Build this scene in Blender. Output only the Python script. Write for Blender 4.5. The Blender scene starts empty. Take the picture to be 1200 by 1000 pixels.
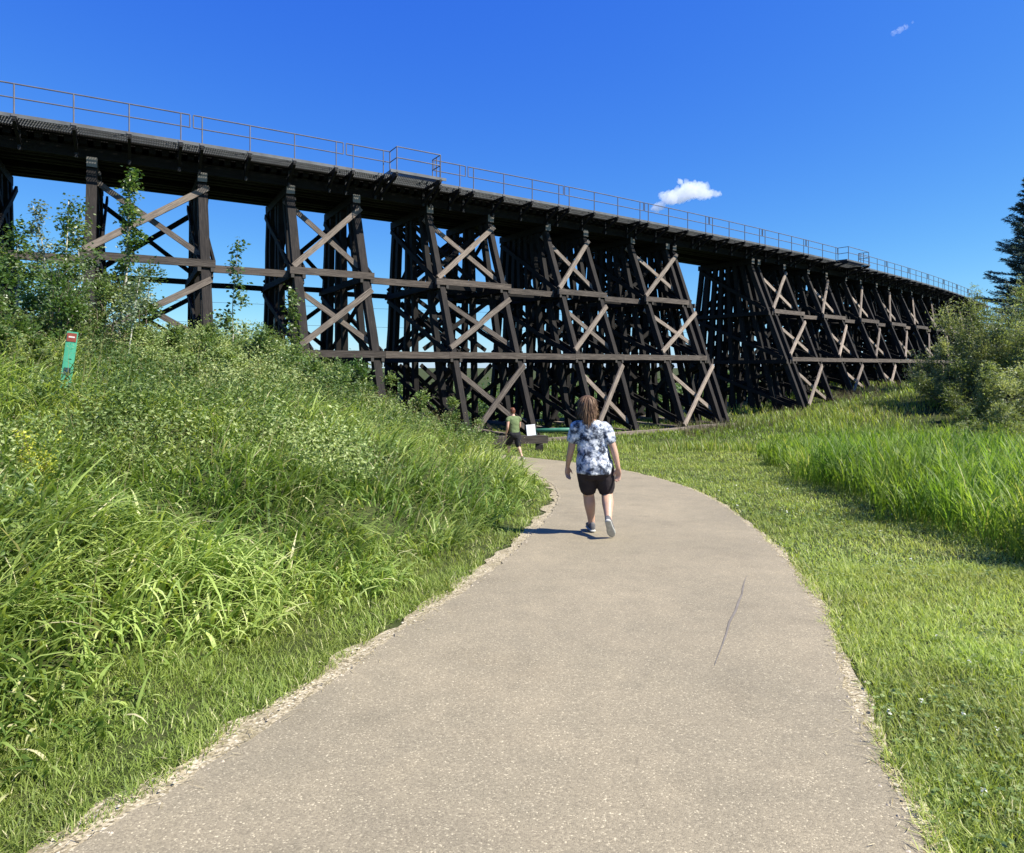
import bpy, bmesh, math, random
import numpy as np
from mathutils import Vector, Matrix

rng = np.random.default_rng(7)
random.seed(7)
R = math.radians
sc = bpy.context.scene
col = sc.collection

# ------------------------------------------------------------------ camera, sky, sun, exposure
F = 750.0            # focal length in pixels of the 1200 px wide photograph
HZ = 430.0           # row of the horizon
EYE = 1.37
cam_d = bpy.data.cameras.new('camera')
cam = bpy.data.objects.new('camera', cam_d)
col.objects.link(cam)
cam_d.sensor_width = 36.0
cam_d.lens = 36.0 * F / 1200.0
cam_d.shift_y = -(500.0 - HZ) / 1200.0
cam_d.clip_start = 0.05
cam_d.clip_end = 6000
cam.location = (0, 0, EYE)
cam.rotation_euler = (R(90), 0, 0)
sc.camera = cam

SUN_EL, SUN_AZ = R(50.5), R(110)        # azimuth clockwise from +Y
world = bpy.data.worlds.new('World')
sc.world = world
world.use_nodes = True
wn = world.node_tree.nodes
wl = world.node_tree.links
wn.clear()
wo = wn.new('ShaderNodeOutputWorld')
bg = wn.new('ShaderNodeBackground')
sky = wn.new('ShaderNodeTexSky')
sky.sky_type = 'NISHITA'
sky.sun_disc = False
sky.sun_elevation = SUN_EL
sky.sun_rotation = SUN_AZ
sky.altitude = 700
sky.air_density = 1.0
sky.dust_density = 0.35
sky.ozone_density = 2.6
bg.inputs['Strength'].default_value = 0.105
# the photograph's deep, saturated blue: each channel of the sky is graded by a power curve
EXPO = 1.05
sep = wn.new('ShaderNodeSeparateColor'); comb = wn.new('ShaderNodeCombineColor')
wl.new(sky.outputs[0], sep.inputs[0])
for k_, (a_, p_) in enumerate(((0.87, 1.43), (1.08, 1.10), (1.10, 0.31))):
    m1 = wn.new('ShaderNodeMath'); m1.operation = 'MULTIPLY'; m1.inputs[1].default_value = 0.1165; wl.new(sep.outputs[k_], m1.inputs[0])
    m2 = wn.new('ShaderNodeMath'); m2.operation = 'POWER'; m2.inputs[1].default_value = p_; wl.new(m1.outputs[0], m2.inputs[0])
    m3 = wn.new('ShaderNodeMath'); m3.operation = 'MULTIPLY'; m3.inputs[1].default_value = a_ / (0.105 * 2 ** EXPO); wl.new(m2.outputs[0], m3.inputs[0])
    wl.new(m3.outputs[0], comb.inputs[k_])
wl.new(comb.outputs[0], bg.inputs['Color'])
wl.new(bg.outputs[0], wo.inputs['Surface'])

sun_d = bpy.data.lights.new('sun', 'SUN')
sun_d.energy = 4.8
sun_d.angle = R(0.53)
sun_d.color = (1.0, 0.95, 0.86)
sun = bpy.data.objects.new('sun', sun_d)
col.objects.link(sun)
sdir = Vector((math.sin(SUN_AZ) * math.cos(SUN_EL), math.cos(SUN_AZ) * math.cos(SUN_EL), math.sin(SUN_EL)))
sun.rotation_euler = sdir.to_track_quat('Z', 'Y').to_euler()
sun.location = (30, -5, 60)

sc.view_settings.view_transform = 'Standard'
sc.view_settings.look = 'None'
sc.view_settings.exposure = EXPO
sc.view_settings.gamma = 1.0
sc.view_settings.use_curve_mapping = False
sc.cycles.max_bounces = 8
sc.cycles.diffuse_bounces = 3
sc.cycles.transmission_bounces = 4
sc.cycles.transparent_max_bounces = 12
sc.cycles.volume_bounces = 8

# ------------------------------------------------------------------ small helpers
def smooth(a, b, x):
    t = np.clip((np.asarray(x, float) - a) / (b - a), 0, 1)
    return t * t * (3 - 2 * t)

_perm = rng.random((256, 256))
def vnoise(x, y, s=1.0):
    x = np.asarray(x, float) * s + 100.3
    y = np.asarray(y, float) * s + 57.7
    xi = np.floor(x).astype(int); yi = np.floor(y).astype(int)
    fx = x - xi; fy = y - yi
    fx = fx * fx * (3 - 2 * fx); fy = fy * fy * (3 - 2 * fy)
    g = lambda a, b: _perm[a % 256, b % 256]
    return (g(xi, yi) * (1 - fx) + g(xi + 1, yi) * fx) * (1 - fy) + (g(xi, yi + 1) * (1 - fx) + g(xi + 1, yi + 1) * fx) * fy

def tag(o, label=None, cat=None, group=None, kind=None):
    if label: o['label'] = label
    if cat: o['category'] = cat
    if group: o['group'] = group
    if kind: o['kind'] = kind
    return o

def empty(name, loc=(0, 0, 0), rz=0.0, label=None, cat=None, group=None):
    o = bpy.data.objects.new(name, None)
    col.objects.link(o)
    o.empty_display_size = 0.2
    o.location = loc
    o.rotation_euler = (0, 0, rz)
    return tag(o, label, cat, group)

def mesh_obj(name, verts, faces_by_n, mat, parent=None, smooth_shade=False, attrs=None):
    """verts (n,3) array; faces_by_n list of int arrays (m,k)."""
    me = bpy.data.meshes.new(name)
    verts = np.asarray(verts, np.float32)
    me.vertices.add(len(verts))
    me.vertices.foreach_set('co', verts.ravel())
    li = []; tot = []
    for f in faces_by_n:
        f = np.asarray(f, np.int32)
        if len(f) == 0: continue
        li.append(f.ravel()); tot.append(np.full(len(f), f.shape[1], np.int32))
    li = np.concatenate(li); tot = np.concatenate(tot)
    st = np.concatenate([[0], np.cumsum(tot)[:-1]]).astype(np.int32)
    me.loops.add(len(li)); me.loops.foreach_set('vertex_index', li)
    me.polygons.add(len(tot)); me.polygons.foreach_set('loop_start', st)
    me.polygons.foreach_set('use_smooth', np.full(len(tot), bool(smooth_shade)))
    if attrs:
        for k, v in attrs.items():
            v = np.asarray(v, np.float32)
            if v.ndim == 1:
                a = me.attributes.new(k, 'FLOAT', 'POINT'); a.data.foreach_set('value', v)
            else:
                a = me.attributes.new(k, 'FLOAT_VECTOR', 'POINT'); a.data.foreach_set('vector', v.ravel())
    me.update(calc_edges=True)
    me.validate()
    if mat: me.materials.append(mat)
    o = bpy.data.objects.new(name, me)
    col.objects.link(o)
    if parent: o.parent = parent
    return o

class Acc:
    """collects vertex blocks and faces into one mesh"""
    def __init__(s): s.v = []; s.f = {}; s.a = {}; s.n = 0
    def add(s, v, faces, **attrs):
        v = np.asarray(v, float).reshape(-1, 3)
        s.v.append(v)
        for f in faces:
            f = np.asarray(f, int)
            if len(f): s.f.setdefault(f.shape[1], []).append(f + s.n)
        for k, x in attrs.items():
            x = np.asarray(x, float)
            if x.ndim == 0: x = np.full(len(v), float(x))
            s.a.setdefault(k, []).append(x)
        s.n += len(v)
    def build(s, name, mat, parent=None, smooth_shade=False):
        return mesh_obj(name, np.concatenate(s.v), [np.concatenate(x) for x in s.f.values()], mat, parent, smooth_shade,
                        {k: np.concatenate(x) for k, x in s.a.items()})

# ------------------------------------------------------------------ materials
class NT:
    def __init__(s, name):
        s.m = bpy.data.materials.new(name); s.m.use_nodes = True
        s.t = s.m.node_tree; s.t.nodes.clear()
        s.out = s.t.nodes.new('ShaderNodeOutputMaterial')
    def n(s, typ, **kw):
        x = s.t.nodes.new(typ)
        for k, v in kw.items():
            if k.startswith('i_'):
                x.inputs[k[2:].replace('_', ' ')].default_value = v
            else: setattr(x, k, v)
        return x
    def l(s, a, b): s.t.links.new(a, b)
    def noise(s, vec, scale, detail=4, rough=0.55):
        x = s.n('ShaderNodeTexNoise'); x.inputs['Scale'].default_value = scale
        x.inputs['Detail'].default_value = detail; x.inputs['Roughness'].default_value = rough
        if vec is not None: s.l(vec, x.inputs['Vector'])
        return x.outputs['Fac']
    def ramp(s, fac, stops, interp='LINEAR'):
        x = s.n('ShaderNodeValToRGB'); cr = x.color_ramp; cr.interpolation = interp
        while len(cr.elements) < len(stops): cr.elements.new(0.5)
        for e, (p, c) in zip(cr.elements, stops):
            e.position = p; e.color = (*c, 1) if len(c) == 3 else c
        if fac is not None: s.l(fac, x.inputs['Fac'])
        return x.outputs['Color']
    def mix(s, fac, a, b, blend='MIX'):
        x = s.n('ShaderNodeMix', data_type='RGBA', blend_type=blend)
        for sock, v in ((x.inputs['Factor'], fac), (x.inputs[6], a), (x.inputs[7], b)):
            if isinstance(v, (int, float)): sock.default_value = v
            elif isinstance(v, tuple): sock.default_value = (*v, 1)
            else: s.l(v, sock)
        return x.outputs[2]
    def math(s, op, a, b=0.0):
        x = s.n('ShaderNodeMath', operation=op)
        for i, v in enumerate((a, b)):
            if isinstance(v, (int, float)): x.inputs[i].default_value = v
            else: s.l(v, x.inputs[i])
        return x.outputs[0]
    def attr(s, name, vec=False):
        x = s.n('ShaderNodeAttribute', attribute_name=name)
        return x.outputs['Vector'] if vec else x.outputs['Fac']
    def objco(s): return s.n('ShaderNodeTexCoord').outputs['Object']
    def scale(s, vec, sx, sy, sz):
        x = s.n('ShaderNodeMapping'); x.inputs['Scale'].default_value = (sx, sy, sz); s.l(vec, x.inputs['Vector'])
        return x.outputs[0]
    def bump(s, h, strength=0.4, dist=0.02):
        x = s.n('ShaderNodeBump'); x.inputs['Strength'].default_value = strength; x.inputs['Distance'].default_value = dist
        s.l(h, x.inputs['Height']); return x.outputs[0]
    def bsdf(s, color, rough=0.7, spec=0.3, normal=None, metal=0.0):
        x = s.n('ShaderNodeBsdfPrincipled')
        if isinstance(color, tuple): x.inputs['Base Color'].default_value = (*color, 1)
        else: s.l(color, x.inputs['Base Color'])
        if isinstance(rough, (int, float)): x.inputs['Roughness'].default_value = rough
        else: s.l(rough, x.inputs['Roughness'])
        x.inputs['Specular IOR Level'].default_value = spec
        x.inputs['Metallic'].default_value = metal
        if normal is not None: s.l(normal, x.inputs['Normal'])
        return x.outputs[0]
    def done(s, surf): s.l(surf, s.out.inputs['Surface']); return s.m

def plain(name, c, rough=0.6, spec=0.3, metal=0.0, var=0.25, scale=6.0):
    t = NT(name); co = t.objco()
    n = t.noise(co, scale, 5)
    dark = tuple(x * (1 - var) for x in c); lite = tuple(min(1, x * (1 + var)) for x in c)
    return t.done(t.bsdf(t.ramp(n, [(0.3, dark), (0.7, lite)]), rough, spec, None, metal))

def leaf_mat(name, stops, trans=0.35, rough=0.45, spec=0.35, patch=0.35):
    """stops over the per-leaf attribute tint; light passes through the blade"""
    t = NT(name)
    c = t.ramp(t.attr('tint'), stops)
    geo = t.n('ShaderNodeNewGeometry')
    big = t.noise(geo.outputs['Position'], patch, 3)
    hsv = t.n('ShaderNodeHueSaturation')
    hsv.inputs['Saturation'].default_value = 1.0
    t.l(t.math('ADD', t.math('MULTIPLY', big, 0.05), 0.475), hsv.inputs['Hue'])
    t.l(t.math('ADD', t.math('MULTIPLY', big, 0.7), 0.66), hsv.inputs['Value'])
    t.l(c, hsv.inputs['Color'])
    c = hsv.outputs[0]
    b = t.bsdf(c, rough, spec)
    tr = t.n('ShaderNodeBsdfTranslucent')
    warm = t.mix(1.0, c, (1.0, 1.0, 0.45), 'MULTIPLY')
    warm2 = t.mix(1.0, warm, (1.7, 1.7, 1.7), 'MULTIPLY')
    t.l(warm2, tr.inputs['Color'])
    ms = t.n('ShaderNodeMixShader'); ms.inputs[0].default_value = trans
    t.l(b, ms.inputs[1]); t.l(tr.outputs[0], ms.inputs[2])
    return t.done(ms.outputs[0])

def wood_mat(name, dark, mid, lite, grain=1.0, wear=0.5):
    t = NT(name)
    v = t.attr('bco', True)                       # beam coordinates: z runs along the timber
    rnd = t.attr('rnd')
    long_ = t.noise(t.scale(v, 14, 14, 0.9), 2.0 * grain, 6, 0.65)
    fine = t.noise(t.scale(v, 60, 60, 2.2), 2.0, 4, 0.6)
    blot = t.noise(v, 0.9, 4, 0.6)
    c = t.ramp(long_, [(0.28, dark), (0.5, mid), (0.72, lite)])
    c = t.mix(t.math('MULTIPLY', fine, 0.6), c, dark)
    tar = t.ramp(t.math('ADD', t.math('MULTIPLY', blot, 0.8), t.math('MULTIPLY', rnd, 0.45)), [(0.35, (0.0, 0, 0)), (0.75, (1, 1, 1))])
    c = t.mix(t.math('MULTIPLY', tar, wear), c, dark)
    split = t.noise(t.scale(v, 34, 34, 0.28), 1.6, 3, 0.5)
    c = t.mix(t.ramp(split, [(0.60, (0, 0, 0)), (0.66, (0.85, 0.85, 0.85))]), c, tuple(x * 0.5 for x in dark))
    c = t.mix(1.0, c, t.ramp(rnd, [(0.0, (0.55, 0.55, 0.56)), (0.5, (0.95, 0.95, 0.95)), (1.0, (1.45, 1.42, 1.38))]), 'MULTIPLY')
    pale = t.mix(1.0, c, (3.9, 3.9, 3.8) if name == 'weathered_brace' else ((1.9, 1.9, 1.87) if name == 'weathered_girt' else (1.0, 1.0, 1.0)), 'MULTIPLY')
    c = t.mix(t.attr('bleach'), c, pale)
    c = t.mix(t.attr('endg'), c, (0.21, 0.19, 0.165))
    h = t.math('ADD', long_, t.math('MULTIPLY', fine, 0.4))
    return t.done(t.bsdf(c, 0.82, 0.25, t.bump(h, 0.5, 0.03)))

M = {}
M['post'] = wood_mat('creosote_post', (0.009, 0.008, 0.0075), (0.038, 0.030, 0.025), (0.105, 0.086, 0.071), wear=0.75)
M['inner'] = wood_mat('shaded_creosote_timber', (0.005, 0.0045, 0.0042), (0.018, 0.015, 0.0125), (0.055, 0.045, 0.037), wear=0.75)  # shade under the deck and among the bents put into this darker colour
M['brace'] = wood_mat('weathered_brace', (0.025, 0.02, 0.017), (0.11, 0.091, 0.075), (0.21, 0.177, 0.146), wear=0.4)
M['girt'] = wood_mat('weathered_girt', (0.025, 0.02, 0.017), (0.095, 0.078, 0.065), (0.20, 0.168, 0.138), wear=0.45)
M['dark_timber'] = wood_mat('dark_timber', (0.005, 0.0045, 0.0042), (0.013, 0.0115, 0.0105), (0.032, 0.028, 0.024), wear=0.6)
M['capwood'] = wood_mat('grey_cap_timber', (0.04, 0.036, 0.033), (0.13, 0.115, 0.10), (0.24, 0.215, 0.19), wear=0.3)
M['steel'] = plain('galvanised_rail', (0.13, 0.125, 0.135), 0.6, 0.35, 0.15, 0.2, 3)
M['grating'] = plain('grating_steel', (0.11, 0.115, 0.12), 0.6, 0.4, 0.1, 0.25, 3)
M['bracket'] = plain('bracket_steel', (0.010, 0.0095, 0.010), 0.6, 0.3, 0.1, 0.3, 3)

# asphalt
t = NT('path_asphalt'); co = t.objco()
big = t.noise(co, 0.55, 4); mid = t.noise(co, 5.0, 4)
vor = t.n('ShaderNodeTexVoronoi'); vor.inputs['Scale'].default_value = 175.0; t.l(co, vor.inputs['Vector'])
sepc = t.n('ShaderNodeSeparateColor'); t.l(vor.outputs['Color'], sepc.inputs[0])
stone = t.ramp(sepc.outputs[0], [(0.0, (0.135, 0.119, 0.098)), (0.45, (0.195, 0.173, 0.141)), (0.85, (0.222, 0.197, 0.161)), (0.96, (0.29, 0.26, 0.213)), (1.0, (0.44, 0.40, 0.33))])
fine = t.noise(co, 260.0, 3)
c = t.mix(t.math('MULTIPLY', fine, 0.35), stone, (0.19, 0.166, 0.134))
c = t.mix(1.0, c, t.ramp(big, [(0.3, (0.86, 0.86, 0.86)), (0.7, (1.12, 1.1, 1.08))]), 'MULTIPLY')
c = t.mix(1.0, c, t.ramp(mid, [(0.3, (0.93, 0.93, 0.93)), (0.7, (1.07, 1.06, 1.05))]), 'MULTIPLY')
pt = t.noise(co, 1.6, 5, 0.65)
c = t.mix(1.0, c, t.ramp(pt, [(0.34, (0.92, 0.915, 0.91)), (0.46, (1.0, 1.0, 1.0)), (0.58, (1.0, 1.0, 1.0)), (0.72, (1.08, 1.075, 1.06))]), 'MULTIPLY')
c = t.mix(1.0, c, (1.25, 1.215, 1.0), 'MULTIPLY')
hgt = t.math('ADD', t.math('MULTIPLY', vor.outputs['Distance'], -1.0), t.math('MULTIPLY', fine, 0.6))
M['asphalt'] = t.done(t.bsdf(c, 0.8, 0.3, t.bump(hgt, 0.4, 0.003)))

t = NT('soil_and_thatch'); co = t.objco()
n1 = t.noise(co, 0.5, 4); n2 = t.noise(co, 9.0, 5); n3 = t.noise(co, 60.0, 3)
c = t.ramp(n2, [(0.3, (0.022, 0.030, 0.009)), (0.5, (0.040, 0.052, 0.015)), (0.7, (0.075, 0.075, 0.03))])
c = t.mix(t.math('MULTIPLY', n3, 0.6), c, (0.05, 0.06, 0.02))
c = t.mix(1.0, c, t.ramp(n1, [(0.3, (0.8, 0.8, 0.8)), (0.7, (1.15, 1.15, 1.1))]), 'MULTIPLY')
M['ground'] = t.done(t.bsdf(c, 0.95, 0.1, t.bump(n2, 0.6, 0.05)))

t = NT('dry_straw_gravel'); co = t.objco()
v1 = t.n('ShaderNodeTexVoronoi'); v1.inputs['Scale'].default_value = 85; t.l(co, v1.inputs['Vector'])
sp = t.n('ShaderNodeSeparateColor'); t.l(v1.outputs['Color'], sp.inputs[0])
c = t.ramp(sp.outputs[0], [(0.0, (0.14, 0.115, 0.07)), (0.4, (0.31, 0.26, 0.165)), (0.8, (0.45, 0.385, 0.26)), (1.0, (0.58, 0.52, 0.39))])
n2 = t.noise(co, 7, 4)
c = t.mix(t.ramp(n2, [(0.45, (0, 0, 0)), (0.7, (0.8, 0.8, 0.8))]), c, (0.20, 0.17, 0.10))
M['straw_ground'] = t.done(t.bsdf(c, 0.95, 0.1, t.bump(t.noise(co, 90, 3), 0.7, 0.01)))

M['tall'] = leaf_mat('tall_grass_blades', [(0.0, (0.06, 0.11, 0.016)), (0.3, (0.15, 0.23, 0.045)), (0.65, (0.36, 0.44, 0.115)), (0.9, (0.52, 0.57, 0.23)), (1.0, (0.56, 0.49, 0.30))], 0.30, 0.52, 0.3, 0.8)
M['lawn'] = leaf_mat('mown_grass_blades', [(0.0, (0.10, 0.155, 0.03)), (0.5, (0.29, 0.355, 0.075)), (0.85, (0.47, 0.53, 0.16)), (1.0, (0.58, 0.53, 0.31))], 0.36, 0.5, 0.3, 1.2)
M['reed'] = leaf_mat('reed_grass_blades', [(0.0, (0.06, 0.13, 0.014)), (0.5, (0.155, 0.24, 0.036)), (0.85, (0.25, 0.33, 0.07)), (1.0, (0.40, 0.40, 0.15))], 0.45, 0.5, 0.3, 0.6)
M['meadow'] = leaf_mat('meadow_blades', [(0.0, (0.07, 0.125, 0.016)), (0.5, (0.16, 0.235, 0.04)), (0.85, (0.26, 0.32, 0.075)), (1.0, (0.36, 0.33, 0.15))], 0.38, patch=0.25)
M['weed'] = leaf_mat('weed_leaves', [(0.0, (0.05, 0.09, 0.02)), (0.5, (0.155, 0.22, 0.055)), (1.0, (0.36, 0.41, 0.16))], 0.28, 0.45, 0.35, 0.9)
M['poplar'] = leaf_mat('poplar_leaves', [(0.0, (0.05, 0.10, 0.022)), (0.6, (0.105, 0.165, 0.045)), (1.0, (0.21, 0.25, 0.11))], 0.36, 0.36, 0.5)
M['stalk'] = leaf_mat('seed_stalk_straw', [(0.0, (0.14, 0.16, 0.05)), (0.6, (0.26, 0.26, 0.10)), (1.0, (0.36, 0.31, 0.17))], 0.25, 0.75, 0.1)
M['silver'] = leaf_mat('silvery_leaves', [(0.0, (0.09, 0.13, 0.07)), (0.6, (0.19, 0.24, 0.15)), (1.0, (0.34, 0.38, 0.27))], 0.25, 0.5, 0.4)
M['willow'] = leaf_mat('willow_leaves', [(0.0, (0.095, 0.13, 0.045)), (0.6, (0.21, 0.245, 0.105)), (1.0, (0.40, 0.42, 0.25))], 0.38, 0.45, 0.4)
M['spruce'] = leaf_mat('spruce_needles', [(0.0, (0.045, 0.075, 0.072)), (0.6, (0.09, 0.135, 0.135)), (1.0, (0.17, 0.23, 0.23))], 0.2, 0.5, 0.3)  # bluish haze put into the needle colour as a lighter tone
M['farwood'] = leaf_mat('far_wood_leaves', [(0.0, (0.04, 0.08, 0.02)), (0.6, (0.09, 0.15, 0.035)), (1.0, (0.16, 0.22, 0.06))], 0.25)
M['yellow'] = leaf_mat('goldenrod_bloom', [(0.0, (0.18, 0.24, 0.03)), (0.5, (0.42, 0.44, 0.05)), (1.0, (0.68, 0.64, 0.10))], 0.3)
M['straw'] = leaf_mat('dry_straw', [(0.0, (0.25, 0.20, 0.10)), (0.6, (0.45, 0.38, 0.22)), (1.0, (0.62, 0.55, 0.36))], 0.15, 0.7, 0.2)
M['clover'] = leaf_mat('clover_heads', [(0.0, (0.55, 0.55, 0.45)), (1.0, (0.8, 0.8, 0.72))], 0.15, 0.8, 0.2)
M['pebble'] = plain('pebbles', (0.42, 0.36, 0.27), 0.9, 0.2, 0, 0.45, 9)
M['palebark'] = plain('pale_poplar_bark', (0.42, 0.40, 0.34), 0.8, 0.2, 0, 0.35, 14)
M['bark'] = plain('grey_brown_bark', (0.11, 0.09, 0.07), 0.9, 0.15, 0, 0.4, 14)
M['concrete'] = plain('weathered_concrete', (0.20, 0.185, 0.165), 0.9, 0.2, 0, 0.4, 5)
M['crack'] = plain('tar_crack', (0.185, 0.163, 0.135), 0.9, 0.2, 0, 0.2, 8)

# ------------------------------------------------------------------ the ground's form
PC = np.array([(-6.5, -14), (-3.6, -7), (-1.45, -2), (-0.74, 0), (-0.02, 2.02), (0.42, 3.45), (0.90, 4.75), (1.42, 6.7), (1.87, 9.1), (2.10, 10.7),
               (2.20, 12.6), (2.12, 14.3), (1.85, 16.2), (1.38, 18.0), (0.75, 19.6), (-0.2, 21.2), (-1.6, 23.2), (-3.2, 26.0), (-4.6, 29.5), (-6.4, 35), (-9, 46), (-15, 70)], float)
# round the corners of the centre line
def chaikin(P, k=2):
    for _ in range(k):
        Q = [P[0]]
        for a, b in zip(P[:-1], P[1:]):
            Q += [a * .75 + b * .25, a * .25 + b * .75]
        Q.append(P[-1]); P = np.array(Q)
    return P
PCF = chaikin(PC, 2)
PW = 1.30
def half_w(y): return 1.245 + 0.07 * smooth(2.0, 6.0, y)

def path_sd(x, y):
    """(distance outside the path's edge, side): side > 0 on the left"""
    x = np.asarray(x, float).ravel(); y = np.asarray(y, float).ravel()
    out = np.full(len(x), 1e9); side = np.zeros(len(x))
    A = PCF[:-1]; B = PCF[1:]
    for a, b in zip(A, B):
        d = b - a; L2 = d @ d
        t = np.clip(((x - a[0]) * d[0] + (y - a[1]) * d[1]) / L2, 0, 1)
        px = a[0] + t * d[0] - x; py = a[1] + t * d[1] - y
        dd = px * px + py * py
        cr = d[0] * (y - a[1]) - d[1] * (x - a[0])
        m = dd < out
        out[m] = dd[m]; side[m] = np.sign(cr[m])
    return np.sqrt(out) - half_w(y), side

QC = (2.81094700e-03, 6.67026862e-01, 33.6327108)          # plan of the bridge: y = a x^2 + b x + c
def z_plane(y):
    k = 0.22; fl = -2.25
    p = -0.083 * np.clip(y, -12, 400)
    return fl + k * np.logaddexp(0, (p - fl) / k)

def ground_z(x, y):
    x = np.asarray(x, float); y = np.asarray(y, float)
    shp = x.shape
    x = x.ravel(); y = y.ravel()
    d, s = path_sd(x, y)
    z = z_plane(y)
    dl = np.where(s > 0, np.maximum(d - 0.42, 0), 0)
    A = np.clip(1.5 + 0.115 * y, 1.2, 4.0)
    lumps = (vnoise(x, y, 0.55) - 0.5) * 0.60 + (vnoise(x, y, 1.5) - 0.5) * 0.30
    z = z + A * (1 - np.exp(-dl / 6.3)) + lumps * smooth(0.3, 2.6, dl)
    w = smooth(-4.2, -10.5, x) * smooth(12, 24, y)
    z = z * (1 - w) + np.maximum(z, 2.15) * w
    dr = np.where(s < 0, np.maximum(d - 0.3, 0), 0)
    z = z + (vnoise(x, y, 0.7) - 0.5) * 0.10 * smooth(0.3, 2.0, dr)
    z = z + 1.9 * smooth(15, 32, x) * smooth(20, 42, y)
    q = y - (QC[0] * np.clip(x, -60, 60) ** 2 + QC[1] * np.clip(x, -60, 60) + QC[2])
    back = smooth(7, 45, q)
    z = z * (1 - back) + (-6.6) * back
    return z.reshape(shp)

def axis(lo, hi, step, far, g=1.22):
    a = list(np.arange(lo, hi + 1e-6, step))
    s = step; x = hi
    while x < far: s *= g; x += s; a.append(x)
    s = step; x = lo; b = []
    while x > -far: s *= g; x -= s; b.append(x)
    return np.array(b[::-1] + a)
gx = axis(-20, 34, 0.3, 3500); gy = axis(-3, 46, 0.3, 3500)
gy = gy[gy > -60]
GX, GY = np.meshgrid(gx, gy)
GZ = ground_z(GX, GY)
nx, ny = len(gx), len(gy)
idx = np.arange(nx * ny).reshape(ny, nx)
quads = np.stack([idx[:-1, :-1], idx[:-1, 1:], idx[1:, 1:], idx[1:, :-1]], -1).reshape(-1, 4)
o = mesh_obj('ground', np.stack([GX, GY, GZ], -1).reshape(-1, 3), [quads], M['ground'], smooth_shade=True)
tag(o, kind='structure')

# path strip
def strip(name, cl, offs, dz, mat, wob=0.0, seed=0):
    T = np.gradient(cl, axis=0); T /= np.linalg.norm(T, axis=1)[:, None]
    N = np.stack([-T[:, 1], T[:, 0]], 1)          # to the left
    rr = np.random.default_rng(seed)
    V = []
    for k, of in enumerate(offs):
        o_ = np.full(len(cl), of) + np.sign(of) * (half_w(cl[:, 1]) - PW) * min(1.0, abs(of))
        if callable(wob): o_ = o_ + wob(k, cl)
        p = cl + N * o_[:, None]
        V.append(np.column_stack([p, z_plane(p[:, 1]) + dz]))
    V = np.stack(V, 1); n, m = V.shape[:2]
    ii = np.arange(n * m).reshape(n, m)
    q = np.stack([ii[:-1, 1:], ii[:-1, :-1], ii[1:, :-1], ii[1:, 1:]], -1).reshape(-1, 4)
    return mesh_obj(name, V.reshape(-1, 3), [q], mat, smooth_shade=True)

def resample(P, step):
    s = np.concatenate([[0], np.cumsum(np.linalg.norm(np.diff(P, axis=0), axis=1))])
    n = int(s[-1] / step)
    t = np.linspace(0, s[-1], n)
    return np.column_stack([np.interp(t, s, P[:, 0]), np.interp(t, s, P[:, 1])])
PF = resample(chaikin(PC, 4), 0.06)
PF = PF[(PF[:, 1] > -8) & (PF[:, 1] < 45)]
def edge_wob(k, cl):
    n = (vnoise(cl[:, 1], cl[:, 0], 4.0) - .5) * 0.05 + (vnoise(cl[:, 1] + 40 * k, cl[:, 0], 17.0) - .5) * 0.045
    return n if k in (0, 6) else np.zeros(len(cl))
o = strip('path', PF, [-PW, -1.1, -0.5, 0, 0.5, 1.1, PW], 0.022, M['asphalt'], edge_wob)
tag(o, kind='structure')
def shw_l(k, cl):
    n = (vnoise(cl[:, 1] + 9, cl[:, 0], 2.6) - .42) * 0.15 + (vnoise(cl[:, 1], cl[:, 0], 7.0) - .5) * 0.12
    return n if k == 1 else np.zeros(len(cl))
o = strip('gravel_shoulder', PF, [PW - 0.06, PW + 0.13], 0.012, M['straw_ground'], shw_l); tag(o, kind='structure')
def shw_r(k, cl):
    n = (vnoise(cl[:, 1] + 33, cl[:, 0], 2.3) - .5) * 0.09 + (vnoise(cl[:, 1], cl[:, 0], 9.0) - .5) * 0.06
    return n if k == 0 else np.zeros(len(cl))
o = strip('gravel_shoulder', PF, [-PW - 0.075, -PW + 0.06], 0.012, M['straw_ground'], shw_r); tag(o, kind='structure')

def unproj(u, v):
    """photograph pixel on the sloping path"""
    y = EYE * F / (v - HZ - 0.083 * F)
    return np.array([(u - 600) / F * y, y])
def crack(pts, w):
    P = np.array([unproj(*p) for p in pts]); P = resample(P, 0.05)
    P = P + np.column_stack([(vnoise(P[:, 1], P[:, 0], 3) - .5) * 0.03, np.zeros(len(P))])
    wv = w * (0.35 + 1.1 * vnoise(P[:, 1] + 5, P[:, 0], 5.0)) * np.sin(np.linspace(0.15, 3.0, len(P)))
    T = np.gradient(P, axis=0); T /= np.linalg.norm(T, axis=1)[:, None]
    N = np.stack([-T[:, 1], T[:, 0]], 1)
    A = P + N * wv[:, None]; B = P - N * wv[:, None]
    V = np.stack([np.column_stack([A, z_plane(A[:, 1]) + 0.0265]), np.column_stack([B, z_plane(B[:, 1]) + 0.0265])], 1)
    n = len(P); ii = np.arange(2 * n).reshape(n, 2)
    q = np.stack([ii[:-1, 1], ii[:-1, 0], ii[1:, 0], ii[1:, 1]], -1)
    o = mesh_obj('path_crack', V.reshape(-1, 3), [q], M['crack']); tag(o, kind='structure')
crack([(840, 785), (858, 728), (868, 700), (876, 677)], 0.007)

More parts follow.
